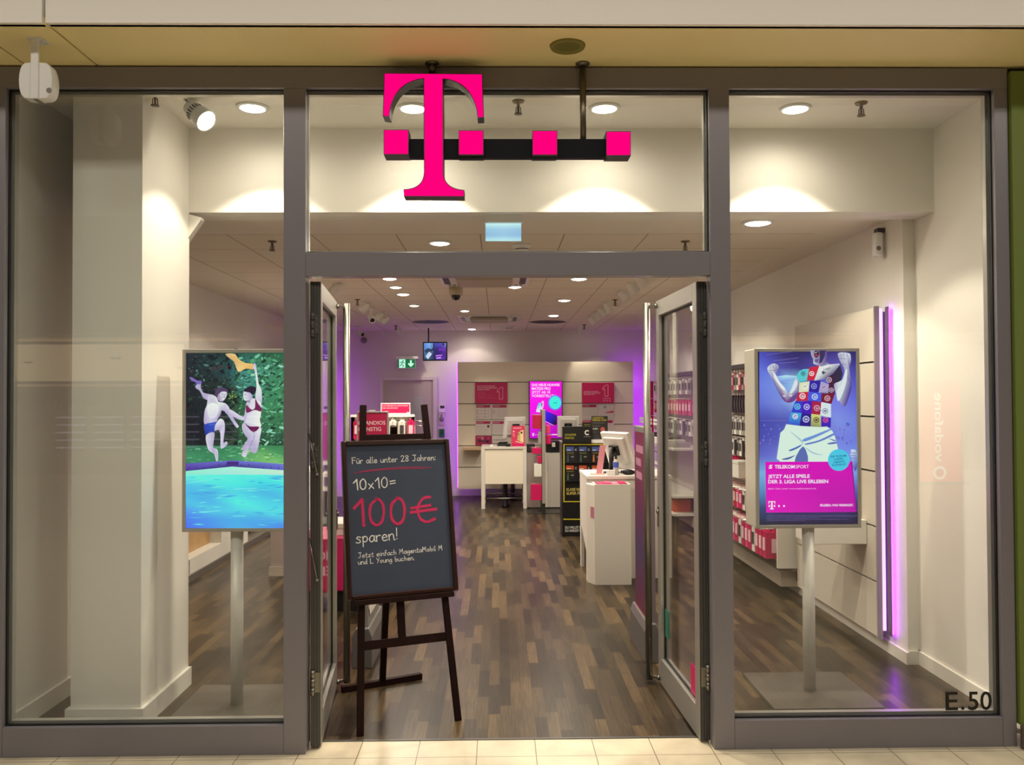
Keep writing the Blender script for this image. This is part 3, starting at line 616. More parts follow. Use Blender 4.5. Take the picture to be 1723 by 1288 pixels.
tx('Mehr Infos unter www.telekomsport.de', 152, 742, 725, 738, (245,160,232), .012, 20); tx('ERLEBEN, WAS VERBINDET.', 775, 944, 1175, 942, wt, .022, 27)
(lu, lv), = a4([(155,882)]); tlogo(p, lu, lv, 13.8, wt)
rr = random.Random(5)
for k in range(5):
    u = 135; v = 1052+k*16; end = (1215,1215,760,1100,600)[k]
    while u < end:
        w = rr.uniform(14, 60); p.line(a4([(u, v), (min(end,u+w), v)]), .55, (112,100,160), False); u += w+8
e = p.done('picture', tr, PIC_E); e['label'] = 'footballer advert with magenta text field'
# left totem
yf = 4.64; x0 = PY(307, 740, yf).x; cxp = -1.448; x1 = 2*cxp-x0+.045; z1, z0 = PY(400, 588, yf).z, PY(400, 895, yf).z
tl = totem('screen_totem', 'upright advertising screen showing two pool jumpers behind the left window', cxp, yf, .16, x0, x1, z0, z1, (-1.74, -1.14, 4.42, 5.02), 4.715, .02)
p = Pic(plane_y(yf-.0015)); b1 = lambda L: [(300+x*.16304, 580+y*.16304) for x, y in L]; b2 = lambda L: [(300+x*.1087, 760+y*.1087) for x, y in L]
uL, uR, vT, vB = 313, 488, 593, 889
p.grid(uL, vT, uR, 752, [[(24,40,50),(34,58,58),(28,52,48),(44,92,80),(40,96,70),(44,96,70)],[(22,30,44),(30,52,58),(40,84,86),(74,150,140),(70,146,112),(60,130,90)],[(24,26,40),(34,46,44),(36,50,40),(70,140,130),(64,140,100),(60,140,90)],[(16,24,38),(26,40,44),(44,66,44),(60,110,80),(64,136,90),(66,140,92)],[(16,18,30),(20,24,34),(34,52,44),(56,96,66),(62,120,84),(54,112,74)],[(30,40,40),(24,30,34),(60,84,50),(56,84,56),(40,70,50),(30,56,44)]])
rr = random.Random(11)
for i in range(2600):
    u, v = rr.uniform(uL+4, uR-5), rr.uniform(vT+3, 751); k = (u-uL)/(uR-uL); dark = (v > 680) * (k < .5)
    a = rr.random()
    if k > .5 and a > .3: c = rr.choice([(96,178,130),(70,140,96),(120,205,170),(36,80,60),(150,222,190),(52,112,70),(24,56,46)])
    elif a > .45: c = rr.choice([(34,60,60),(24,34,44),(56,92,82),(18,20,32),(84,128,120),(40,70,44),(70,60,60)]) if not dark else rr.choice([(16,20,30),(24,34,40),(10,12,22),(40,56,60)])
    else: c = (20,30,40) if k < .5 else (40,84,66)
    ru, rv = (rr.uniform(1.5, 6.5), rr.uniform(1, 3)) if i < 500 else (rr.uniform(.5, 2.2), rr.uniform(.25, .8)); an = rr.uniform(-.9, .5)
    p.k = 2 + i % 30
    p.poly([(u+ru*math.cos(t)*math.cos(an)-rv*math.sin(t)*math.sin(an), v+ru*math.cos(t)*math.sin(an)+rv*math.sin(t)*math.cos(an)) for t in (0,1.05,2.1,3.14,4.19,5.24)], c, False)
for i in range(40):
    u, v = rr.gauss(391, 4), rr.gauss(667, 6); p.k = 12 + i % 20; p.ell(u, v, rr.uniform(.6,1.6), rr.uniform(.6,1.4), rr.choice([(110,150,76),(140,180,90),(80,120,66)]), 7, False)
p.k = 33
p.grid(uL, 750, uR, 786, [[(56,116,90),(50,120,84),(52,130,90),(64,140,90),(54,130,84)],[(66,150,104),(58,140,96),(70,156,104),(120,190,110),(80,160,100)],[(50,110,96),(60,130,100),(70,140,104),(130,200,110),(140,206,120)]])
for i in range(90):
    u, v = rr.uniform(uL, uR-8), rr.uniform(753, 778); p.line([(u, v), (u+rr.uniform(2,9), v+rr.uniform(-.3,.3))], rr.uniform(.5,1.2), rr.choice([(120,200,150),(150,214,160),(40,110,80),(60,140,90),(210,240,180) if u > 400 else (110,190,140)]), i % 6 == 0)
p.poly([(uL,780.5),(372,776.5),(391,775),(408,776),(476,781),(uR,782),(uR,793.5),(476,791.5),(391,785.5),(uL,793)], [(104,84,190),(110,110,210),(70,46,130),(110,110,220),(120,130,226),(120,130,226),(90,90,200),(96,100,210),(60,40,120),(70,40,150)])
for k in range(14): u = uL+6+k*12.5; p.line([(u, 786 if abs(u-391) > 30 else 781), (u, 789 if abs(u-391) > 30 else 784)], 1.2, (54,40,140), k == 0)
p.poly([(382,777),(402,777),(402,783),(382,783)], (72,40,130))
p.poly([(uL,793),(391,785.5),(476,791.5),(uR,793),(uR,vB),(476,vB),(391,vB),(uL,vB)], [(150,246,214),(176,250,226),(206,244,214),(206,244,214),(66,120,240),(70,140,240),(74,160,240),(74,106,246)])
p.grid(uL, 799, uR, vB, [[(112,255,226),(100,250,230),(84,246,230),(92,250,232),(124,246,226)],[(80,206,240),(82,236,232),(76,240,232),(72,222,236),(80,240,232)],[(76,190,240),(76,190,236),(80,220,238),(76,190,236),(76,214,238)],[(78,200,240),(78,190,240),(86,246,232),(78,220,238),(76,200,238)],[(84,160,246),(84,206,240),(82,220,238),(84,230,236),(80,220,238)],[(74,130,246),(74,160,244),(72,180,240),(76,176,240),(78,200,240)],[(76,110,248),(74,150,244),(76,180,242),(74,160,244),(70,130,244)]])
for i in range(70):
    u, v = rr.uniform(uL, uR-26), rr.uniform(799, 884); L = rr.uniform(8, 34); s = rr.uniform(-.12, .08); h = rr.uniform(.5, 2.0)
    p.poly([(u,v),(u+L*.5,v-h*.6+s*L*.5),(u+L,v+s*L),(u+L*.5,v+h*.6+s*L*.5)], rr.choice([(96,232,238),(90,200,246),(72,160,240),(110,246,232),(64,170,238)]), i % 5 == 0)
for q in ([(330,935),(660,918)],[(850,1002),(1050,998)],[(340,795),(440,780)],[(130,495),(560,425)],[(640,690),(780,670)],[(860,580),(1220,570)]): p.line(b2(q), .9, (136,244,246))
s1, s2, s3 = (226,222,236), (190,178,214), (240,246,240)
def sk_(pts, cols=None): p.spoly(b1(pts), cols or s1)
sk_([(310,572),(262,548),(225,478),(190,455),(180,430),(200,408),(235,398),(238,450),(268,500),(345,520)], s2)
p.spoly(b1([(120,338),(150,342),(200,372),(240,376),(244,402),(200,412),(180,388),(140,372)]), (128,108,190))
p.spoly(b1([(275,690),(300,620),(310,535),(340,515),(395,542),(420,592),(472,602),(522,640),(526,684),(482,690),(452,680),(440,720),(410,772),(385,835),(275,830)]), [s2,s1,s1,s2,s3,s3,s3,s1,s2,s2,s2,s2,s2,s1,s2])
p.spoly(b1([(300,640),(360,600),(420,640),(400,740),(330,760)]), [s3,s3,(250,252,246),s1,s1]); p.line(b1([(440,690),(408,770)]), .7, (150,120,170))
sk_([(472,602),(522,640),(556,720),(592,790),(626,840),(612,862),(590,842),(550,782),(510,722),(482,690)], [s1,s1,s2,s2,s1,s1,s2,s2,s2,s2])
sk_([(400,500),(430,458),(470,450),(502,478),(506,510),(494,550),(470,582),(440,590),(412,565)], [s2,s1,s3,s3,s1,s1,s2,s2,s2])
p.spoly(b1([(383,505),(390,470),(430,444),(480,448),(516,482),(512,512),(494,488),(446,490),(420,522),(402,545)]), (86,64,104)); p.line(b1([(452,516),(468,512)]), .7, (70,50,80)); p.line(b1([(480,514),(496,512)]), .7, (70,50,80)); p.line(b1([(476,518),(484,540),(474,543)]), .55, (150,120,150)); p.spoly(b1([(448,556),(482,550),(466,570)]), (250,246,250)); p.line(b1([(446,555),(484,549)]), .5, (120,60,80)); p.spoly(b1([(412,530),(424,512),(434,560),(428,582)]), (176,150,180))
p.spoly(b1([(275,826),(385,800),(412,790),(384,838),(378,908),(292,940),(278,900)]), [(40,66,180),(52,90,214),(40,66,180),(34,60,170),(30,50,150),(30,50,150),(34,56,160)])
sk_([(290,938),(376,908),(370,1000),(366,1062),(410,1088),(416,1190),(396,1202),(374,1132),(330,1102),(305,1060)], [s1,s2,s2,s2,s1,s2,s1,s2,s1,s1])
sk_([(410,792),(440,765),(476,790),(486,870),(470,1010),(500,1000),(512,1030),(462,1072),(440,1062),(440,950),(425,882),(380,892),(384,838)], [s3,s3,s1,s2,s2,s1,s2,s1,s2,s1,s2,s2,s1])
p.spoly(b1([(492,98),(585,98),(625,148),(690,190),(790,205),(780,255),(700,250),(640,282),(610,262),(580,180),(530,140)]), [(220,180,130),(246,214,150),(240,190,110),(250,205,120),(246,196,120),(236,180,110),(244,190,110),(248,206,130),(250,216,150),(226,180,120),(230,190,130)])
sk_([(800,562),(812,430),(792,270),(776,240),(790,190),(808,230),(832,400),(862,470),(864,610)], [s1,s3,s1,s1,s2,s1,s3,s3,s2])
sk_([(706,612),(692,700),(670,745),(562,680),(530,678),(524,718),(550,732),(620,772),(680,782),(702,742),(716,690)], [s3,s1,s2,s1,s1,s2,s2,s2,s1,s1,s2])
p.spoly(b1([(708,602),(760,560),(802,560),(856,600),(860,690),(846,780),(852,852),(700,822),(680,800),(702,700)]), [s1,s1,s1,s3,s3,(250,252,240),(250,252,240),s1,s2,s2])
sk_([(676,500),(690,478),(740,486),(772,540),(742,586),(712,588),(690,575),(676,548)], [s1,s1,s2,s2,s2,s1,s3,s3])
p.spoly(b1([(678,482),(700,452),(760,430),(806,450),(796,500),(770,520),(748,500),(720,492)]), (42,26,52)); p.line(b1([(700,585),(740,578)]), .9, (60,40,70)); p.line(b1([(684,520),(702,516)]), .6, (60,40,70)); p.poly(b1([(686,552),(704,556),(692,564)]), (250,246,250)); p.line(b1([(684,552),(706,555)]), .5, (150,50,80)); p.line(b1([(676,528),(670,542),(680,545)]), .5, (160,130,160)); p.poly(b1([(712,588),(744,584),(752,600),(716,604)]), (176,150,190))
p.spoly(b1([(706,622),(746,662),(770,672),(796,650),(800,560),(822,602),(862,655),(856,692),(790,676),(710,706)]), [(120,30,90),(150,44,110),(110,24,80),(120,30,90),(110,24,80),(130,40,100),(120,30,90),(110,24,80),(120,30,90),(110,24,80)])
sk_([(682,808),(852,850),(846,960),(822,1092),(792,1122),(752,1102),(740,1062),(702,1160),(658,1140),(682,1082),(656,1072),(720,980),(690,930),(664,870)], [s2,s3,s1,s2,s2,s2,s2,s1,s1,s2,s2,s2,s2,s1])
p.line(b1([(790,900),(788,960),(742,1060)]), .7, (140,120,170)); p.spoly(b1([(690,810),(742,845),(842,850),(776,906)]), (110,24,84))
e = p.done('picture', tl, PIC_E); e['label'] = 'picture of two people jumping into a blue pool'

# ================================================================== CHALKBOARD EASEL
FL, FR = PZ(606, 1239, 0), PZ(771, 1213, 0)
ex = (FR-FL).normalized(); ey = Vector((-ex.y, ex.x, 0)); lean = .33
TLp = FL + ex*.09 + ey*lean + Vector((0,0,1.66)); TRp = FR - ex*.085 + ey*lean + Vector((0,0,1.66))
up = (ey*lean + Vector((0,0,1.66))).normalized(); nb = ex.cross(up).normalized(); nb = nb if nb.y < 0 else -nb   # towards viewer
ez = thing('chalkboard_easel', 'dark wooden easel with a handwritten chalkboard standing in the doorway', 'easel', tuple((FL+FR)/2))
for a, b in ((FL, TLp), (FR, TRp)):
    bm = BM(); beam(bm, a, b, .034, .024, nb); obj('leg', bm, M_DBROWN, ez, .002)
RL, RR = PZ(575, 1166, 0), PZ(709, 1143, 0); rc = (RL+RR)/2 + ex*.0
bm = BM(); top = (TLp+TRp)/2 - up*.12 + ey*.03; beam(bm, rc+Vector((0,0,.02)), top, .034, .03, nb); obj('leg', bm, M_DBROWN, ez, .002)
bm = BM(); beam(bm, RL+Vector((0,0,.018)), RR+Vector((0,0,.018)), .034, .036, (0,0,1)); obj('foot_bar', bm, M_DBROWN, ez, .002)
pt = lambda s, h: (FL if s == 0 else FR).lerp(TLp if s == 0 else TRp, h)
def rail(name, h, w=.045, i=0):
    bm = BM(); a, b = pt(0,h), pt(1,h); d = (b-a).normalized(); beam(bm, a-d*i, b+d*i, w, .02, nb); 
    return bm
def crossbar(name, h, w):
    a, b = pt(0,h), pt(1,h); bm = BM(); d = (b-a)
    pts = [a-up*w/2, b-up*w/2, b+up*w/2, a+up*w/2]; prism(bm, [q+nb*.008 for q in pts], -nb*.018); obj(name, bm, M_DBROWN, ez, .002)
crossbar('crossbar', .255, .045); crossbar('crossbar', .888, .052)
a = (pt(0,.255)+pt(1,.255))/2 - ex*.02; b = (pt(0,.46)+pt(1,.46))/2 - ex*.02
bm = BM(); beam(bm, a, b, .04, .018, nb); obj('centre_strut', bm, M_DBROWN, ez, .002)
ob = FL + nb*.016                                  # board back plane
uv = lambda px, py, o: ((PP(px,py,o,nb)-FL).dot(ex), (PP(px,py,o,nb)-FL).dot(up))
of = FL + nb*.042
cs = [uv(*q, of) for q in ((572,743),(756,738),(771.5,993),(586.5,1013.5))]
u0 = (cs[0][0]+cs[3][0])/2; u1_ = (cs[1][0]+cs[2][0])/2; v1 = (cs[0][1]+cs[1][1])/2; v0 = (cs[2][1]+cs[3][1])/2
print('board', cs, u1_-u0, v1-v0)
W3 = lambda u, v, o: FL + ex*u + up*v + nb*o
def bboard(bm, a0, a1, b0, b1, o0, o1): return prism(bm, [W3(a0,b0,o1),W3(a1,b0,o1),W3(a1,b1,o1),W3(a0,b1,o1)], -nb*(o1-o0)) and bm
fw = .026
bm = BM(); bboard(bm, u0+fw*.6, u1_-fw*.6, v0+fw*.6, v1-fw*.6, .016, .031); obj('chalkboard', bm, mat('slate_board', (44,53,72), .65, var=.12, scale=5), ez)
bm = BM()
for q in ((u0,u0+fw,v0,v1),(u1_-fw,u1_,v0,v1),(u0+fw,u1_-fw,v0,v0+fw),(u0+fw,u1_-fw,v1-fw,v1)): bboard(bm, *q, .014, .046)
obj('board_frame', bm, mat('polished_dark_frame', (44,24,19), .25), ez, .007)
bm = BM(); a, b = W3(u0+.03, v0-.014, .03), W3(u1_-.03, v0-.014, .03); beam(bm, a, b, .028, .05, nb); obj('ledge', bm, M_DBROWN, ez, .003)
# chalk handwriting: single stroke letters drawn as thin chalk ribbons
GL = {'F':[[(0.05,0),(.05,1)],[(0,1),(.5,1.02)],[(.05,.55),(.42,.57)]],'ü':[[(0,.5),(.02,.15),(.15,0),(.32,.12),(.36,.5)],[(.36,.5),(.38,.02)],[(.08,.72),(.1,.78)],[(.28,.72),(.3,.78)]],
'r':[[(0,.5),(.03,0)],[(.02,.3),(.15,.5),(.32,.46)]],'a':[[(.36,.45),(.18,.52),(.02,.3),(.06,.04),(.24,.04),(.36,.3)],[(.37,.5),(.36,.12),(.46,.02)]],'l':[[(.06,1),(.04,.12),(.14,0)]],'e':[[(.03,.26),(.34,.3),(.3,.48),(.14,.5),(.02,.3),(.06,.06),(.22,0),(.38,.08)]],
'u':[[(0,.5),(.02,.15),(.15,0),(.32,.12),(.36,.5)],[(.36,.5),(.37,.1),(.46,0)]],'n':[[(0,.5),(.02,0)],[(.02,.3),(.16,.5),(.32,.46),(.36,.05),(.44,0)]],'t':[[(.14,.85),(.12,.14),(.22,0),(.34,.05)],[(0,.55),(.32,.58)]],
'2':[[(.02,.78),(.16,1),(.38,.9),(.34,.6),(.02,.02)],[(.02,.02),(.48,.04)]],'8':[[(.4,.86),(.2,1),(.06,.8),(.22,.55),(.4,.28),(.24,0),(.04,.2),(.2,.5),(.4,.72),(.4,.86)]],
'J':[[(.05,1),(.5,1)],[(.32,1),(.34,.25),(.22,.02),(.02,.1)]],'h':[[(.05,1),(.04,0)],[(.04,.28),(.18,.5),(.32,.44),(.36,0)]],':':[[(.06,.5),(.08,.55)],[(.06,.1),(.08,.15)]],
'1':[[(0,.68),(.24,1)],[(.24,1),(.26,0)]],'0':[[(.26,1),(.06,.75),(.04,.25),(.2,0),(.38,.15),(.44,.6),(.36,.92),(.22,1)]],'x':[[(0,.5),(.36,0)],[(.34,.52),(.02,0)]],'=':[[(.02,.56),(.4,.6)],[(.02,.32),(.4,.36)]],
'€':[[(.62,.98),(.4,.94),(.22,.6),(.26,.2),(.46,.02),(.72,.12)],[(.02,.58),(.6,.66)],[(.0,.42),(.78,.5)]],'s':[[(.34,.46),(.16,.52),(.06,.38),(.26,.24),(.3,.08),(.14,0),(0,.06)]],'p':[[(.04,.5),(.03,-.35)],[(.04,.34),(.2,.52),(.36,.34),(.26,.06),(.05,.1)]],
'!':[[(.1,1),(.08,.3)],[(.07,.06),(.09,.1)]],'z':[[(.02,.48),(.34,.5)],[(.34,.5),(.02,.02)],[(.02,.02),(.38,.04)]],'i':[[(.04,.5),(.05,.1),(.12,0)],[(.05,.72),(.07,.76)]],'f':[[(.34,.92),(.2,1),(.12,.8),(.1,0)],[(0,.5),(.28,.53)]],
'c':[[(.34,.44),(.16,.5),(.02,.26),(.12,.02),(.34,.08)]],'M':[[(0,0),(.08,1)],[(.08,1),(.28,.4)],[(.28,.4),(.5,1)],[(.5,1),(.56,0)]],'g':[[(.34,.44),(.16,.5),(.02,.28),(.12,.06),(.3,.2),(.35,.48)],[(.35,.48),(.34,-.2),(.16,-.34),(.02,-.24)]],
'o':[[(.2,.5),(.03,.34),(.06,.08),(.24,.02),(.36,.24),(.3,.46),(.18,.5)]],'b':[[(.04,1),(.04,.04)],[(.04,.3),(.2,.5),(.36,.3),(.26,.02),(.05,.06)]],'L':[[(.05,1),(.03,.02)],[(.03,.02),(.45,.04)]],'Y':[[(0,1),(.22,.5)],[(.46,1),(.12,-.05)]],
'd':[[(.32,.42),(.14,.48),(.02,.24),(.12,.02),(.3,.16)],[(.36,1),(.34,.1),(.42,0)]],'.':[[(.04,.0),(.06,.04)]]}
ADV = {'l':.26,'i':.24,'!':.3,':':.3,'.':.25,'f':.42,'r':.42,'t':.44,'M':.76,'€':.95,'F':.6,'J':.62,'1':.42,'0':.62,'h':.54,' ':.38,'L':.62,'Y':.56,'s':.46,'8':.6,'2':.6}
def smooth(st):
    if len(st) < 3: return st
    out = []; P_ = [st[0]]+st+[st[-1]]
    for i in range(1, len(P_)-2):
        for k in range(5):
            t = k/5; out.append(tuple(.5*((2*P_[i][j])+(-P_[i-1][j]+P_[i+1][j])*t+(2*P_[i-1][j]-5*P_[i][j]+4*P_[i+1][j]-P_[i+2][j])*t*t+(-P_[i-1][j]+3*P_[i][j]-3*P_[i+1][j]+P_[i+2][j])*t**3) for j in (0,1)))
    return out+[st[-1]]
def chalk(name, s, pa, pb, hpx, m, wid, label=None):
    A, Bp = uv(*pa, of), uv(*pb, of); L = math.hypot(Bp[0]-A[0], Bp[1]-A[1]); d = ((Bp[0]-A[0])/L, (Bp[1]-A[1])/L); e = (-d[1], d[0])
    tot = sum(ADV.get(c, .5) for c in s) - .08; sx = L/tot; h = hpx*((v1-v0)/270.0); x = 0; bm = BM(); rr = random.Random(len(s)); lay = 0
    for c in s:
        wl = wid*rr.uniform(.9, 1.1)/2
        for st in GL.get(c, []):
            q = [(A[0]+d[0]*(x+a*1.0)*sx+e[0]*b*h, A[1]+d[1]*(x+a)*sx+e[1]*b*h) for a, b in smooth(st)]; lay += 1
            o = .0316 + (lay % 7)*.00006
            V = []; n_ = len(q)
            for i, (a, b) in enumerate(q):
                pa_, pb_ = q[max(0, i-1)], q[min(n_-1, i+1)]; l = math.hypot(pb_[0]-pa_[0], pb_[1]-pa_[1]) or 1e-6; tx_, ty_ = (pb_[0]-pa_[0])/l, (pb_[1]-pa_[1])/l
                w = wl*(1+.12*math.sin(i*.9+lay)); k = -.7*w if i == 0 else (.7*w if i == n_-1 else 0); a += tx_*k; b += ty_*k
                V.append((bm.verts.new(W3(a-ty_*w, b+tx_*w, o)), bm.verts.new(W3(a+ty_*w, b-tx_*w, o))))
            for A_, B_ in zip(V, V[1:]): bm.faces.new((A_[0], B_[0], B_[1], A_[1]))
        x += ADV.get(c, .5)
    o_ = obj(name, bm, m, ez, recalc=False)
    if label: o_['label'] = label
    return o_
CH = mat('white_chalk', (214,212,206), .9, var=.12, scale=260); CHR = mat('magenta_chalk', (186,34,84), .9, var=.18, scale=240)
chalk('chalk_writing', 'Für alle unter 28 Jahren:', (593,780.5), (735,774), 10.5, CH, .0036, 'white chalk line Für alle unter 28 Jahren')
chalk('chalk_writing', '10x10=', (596.5,825), (667,819), 18, CH, .0058, 'white chalk sum 10x10')
chalk('chalk_writing', '100€', (597.5,886), (741,878), 45, CHR, .0150, 'large magenta chalk 100 euro')
chalk('chalk_writing', 'sparen!', (600,914.5), (672,908), 20, CH, .0054, 'white chalk word sparen')
chalk('chalk_writing', 'Jetzt einfach MagentaMobil M', (603.5,939.5), (746,926), 8.6, CH, .0030, 'upper of two small white chalk lines at the bottom')
chalk('chalk_writing', 'und L Young buchen.', (603.5,950.5), (699,942.5), 8.6, CH, .0030, 'lower of two small white chalk lines at the bottom')
bm = BM()
for k, L in enumerate(([(595.5,796.5),(625,791),(660,787.5),(700,786),(728,787)],[(600,795.5),(640,791),(690,788.2),(715,788.5)])):
    q = [uv(*t, of) for t in smooth(L)]
    for (a, b), (c2, d2) in zip(q, q[1:]):
        l = math.hypot(c2-a, d2-b); nx, ny = -(d2-b)/l*.0012, (c2-a)/l*.0012
        bm.faces.new([bm.verts.new(W3(u, v, .0317)) for u, v in ((a+nx,b+ny),(c2+nx,d2+ny),(c2-nx,d2-ny),(a-nx,b-ny))])
obj('chalk_underline', bm, CHR, ez, recalc=False)['label'] = 'thin magenta chalk underline'
# ================================================================== BACK WALL
LED = glow('violet_led', (178,46,255), 12.0); LEDP = glow('pink_led', (255,110,250), 7.0)
YP = 14.3
bz = [PY(918, y, YP).z for y in (823, 785.9, 749.8, 714.9, 679.2, 643.1, 608.5)]
bxl, bxr = PY(770, 715, YP).x, PY(1066, 715, YP).x
def slat_panel(label, mk, boards, back, leds, loc, bm_=None):
    t = thing('slatwall', label, 'slatted wall panel', loc)
    bm = BM()
    for a, b in zip(boards, boards[1:]): mk(bm, a+.006, b-.006, 0, .03)
    obj('board', bm, bm_ or mat('cream_board', (236,227,207), .42), t)
    bm = BM(); mk(bm, boards[0]+.01, boards[-1]-.01, .03, .06); obj('backing', bm, M_DGREY, t)
    for L, m_ in leds: obj('light_strip', L, m_, t)
    return t
mk = lambda bm, a, b, d0, d1: box(bm, bxl, bxr, YP+d0, YP+d1, a, b)
slat_panel('wide cream slatted panel with violet edge light on the back wall', mk, bz, 0,
  [(B(bxl-.012, bxl+.02, YP+.10, YP+.13, bz[0]+.02, bz[-1]-.01), LED), (B(bxr-.02, bxr+.012, YP+.10, YP+.13, bz[0]+.02, bz[-1]-.01), LED)], ((bxl+bxr)/2, YP, bz[0]))
bm = BM(); box(bm, bxl+.2, bxr-.2, YP+.06, YW, bz[0]+.2, bz[-1]-.2); o = obj('wall_mount', bm, M_GREY, bpy.data.objects['slatwall'])
# wall washer lamps above it are the two lit track spots
def poster(label, x0, y0, x1, y1, Y, draw, th=.012, grp=None, base=(226,222,216), name='poster', cat='poster'):
    a, b = PY(x0, y1, Y), PY(x1, y0, Y)
    t = obj(name, B(a.x, b.x, Y, Y+th, a.z, b.z), mat('card_%d_%d_%d' % base, base, .5), None, loc=((a.x+b.x)/2, Y, a.z))
    tag(t, label, cat, grp)
    p = Pic(plane_y(Y-.001)); draw(p, x0, y0, x1, y1); p.done('print', t, PIC_P); return t
MG, MGD = (202,22,98), (176,16,84)
def one(p, u, v, h, c):
    for q in ([(0,.28),(.32,0),(.52,0),(.52,1),(.2,1),(.2,.34),(.0,.42)],): p.line([(u+a*h*.9, v+b*h) for a, b in q+[q[0]]], h*.06, c)
def big1(p, a, b, c, d):
    p.rect(a, b, c, d, MG); W = (244,200,220)
    for i, (s, w) in enumerate((('MAGENTAEINS: DAS BESTE NETZ',30),('FÜR ZUHAUSE UND UNTERWEGS IN',33),('EINEM PAKET',21))): p.text(s, a+4, b+7+i*2.9, a+4+w, b+7+i*2.9, W, .02, 1.9)
    for i in range(5): p.line([(a+5, b+16+i*2.5), (a+5+(12,12,22,12,28)[i], b+16+i*2.5)], .35, (228,120,170), i == 0)
    one(p, c-17.5, b+8, 20, (236,140,180))
def big2(p, a, b, c, d):
    p.rect(a, b, c, d, (210,22,100)); W = (244,200,220)
    for i, (s, w) in enumerate((('DIE BESTEN ANGEBOTE',25),('FÜR TELEFON UND INTERNET',28),('SCHON AB 19,95',18))): p.text(s, a+3, b+16+i*2.5, a+3+w, b+16+i*2.5, W, .02, 1.6)
    one(p, c-19, b+4, 19, (250,160,190)); p.text('MAGENTA EINS', c-19, b+27.5, c-6, b+27.5, W, .01, 1.5)
    for k in range(3): p.ring(c-17+k*5, b+30.5, 1.3, .4, W, 10)
def card(kind):
    def f(p, a, b, c, d):
        p.rect(a, b, c, d, (222,214,210))
        if kind != 'chart': p.poly([(a+1,b+1.8),(c-1.6,b+1.8),(c-2.6,b+6.2),(a+1,b+6.2)], MGD); p.line([(a+2.4, b+4), (a+13, b+4)], .8, (236,190,206))
        if kind == 'icons':
            for i in range(3):
                for j in range(2): p.ring(a+3+j*12.5, b+11+i*5.4, 1.3, .6, (120,50,70), 4); p.line([(a+6.5+j*12.5, b+11+i*5.4), (a+11+j*12.5, b+11+i*5.4)], .4, (190,170,170))
        if kind == 'one': one(p, a+1.5, b+10, 6, (150,30,80)); [p.line([(a+8, b+11+i*2.6), (c-2, b+11+i*2.6)], .35, (180,160,160), i == 0) for i in range(5)]
        if kind == 'dot': p.ell(c-5.4, b+10.5, 2.2, 2.2, (60,56,66), 14); p.line([(c-9, b+15), (c-8, b+17)], .8, (170,120,150)); [p.line([(a+1.5, b+12+i*3.4), (c-10, b+12+i*3.4)], .3, (190,176,176), i == 0) for i in range(4)]
        if kind == 'lines': [p.line([(a+1.5, b+9+i*2.6), (c-2, b+9+i*2.6)], .3, (190,176,176), i == 0) for i in range(5)]
        if kind == 'chart': p.ring((a+c)/2-2, b+5.6, 2.4, 1.4, (130,140,170), 14); p.poly([(a+11,b+15),(c-1,b+12),(c-1,b+15.4),(a+11,b+15.6)], (200,40,90)); p.poly([(a+15,b+12.2),(c-1,b+8.6),(c-1,b+9.6)], (226,170,190)); [p.line([(a+5+i*5, b+17), (a+5+i*5, b+22)], .3, (190,170,170), i == 0) for i in range(5)]
    return f
def photo_card(p, a, b, c, d):
    p.rect(a, b, c, d, (168,24,84))
    for u, v, r, k in ((7,9,3.4,(70,30,60)),(14,8,3.8,(110,50,90)),(20,9.5,3,(60,26,50)),(12,5,2.4,(210,130,150)),(22,4,2,(190,90,140))): p.ell(a+u, b+v, r, r*.8, k, 12)
    p.line([(a+2, b+2.4), (a+14, b+2.4)], 1, (230,170,190))
def signoff(p, a, b, c, d): p.rect(a, b, c, d, (224,218,212)); p.text('einfach anders', a+2, b+8.6, c-2, b+8, (120,90,110), .01, 2.6)
YQ = YP-.02
poster('magenta poster with outlined figure one at the left of the slatted panel', 799.2, 644.1, 854, 679.4, YP-.075, big1, .07)
poster('magenta poster with glowing figure one at the right of the slatted panel', 979.2, 644.1, 1033.2, 678.6, YP-.075, big2, .07)
for lb, k, a, b, c, d in (('white card with six small icons under the left magenta poster','icons',800.3,680.2,827,706.1),('white card with a small dark figure one under the left magenta poster','one',828,680.2,854.7,706.1),
  ('white card with a dark dot in the second left row of cards','dot',800.3,707.4,827,732.7),('white card with magenta heading beside the dotted card, partly behind the monitor','lines',828,707.4,854.7,732.2),
  ('white card with magenta heading under the right magenta poster','lines',979.2,679.5,1005.5,705.2),('white card with a rising magenta chart on the right of the panel','chart',1006.7,679.5,1033,705.2),
  ('white card mostly hidden behind the black prepaid header','lines',979.2,706,1005.5,731),('plain white card right of the prepaid sign','lines',1006.7,706,1033,731)):
    poster(lb, a, b, c, d, YQ, card(k), .012)
poster('small dark magenta photo card at the bottom of the left cards', 800, 733.8, 827.5, 749.6, YQ, photo_card); poster('white card with slanted handwriting behind the left monitor', 828.3, 733.3, 854.2, 745.8, YQ, signoff)
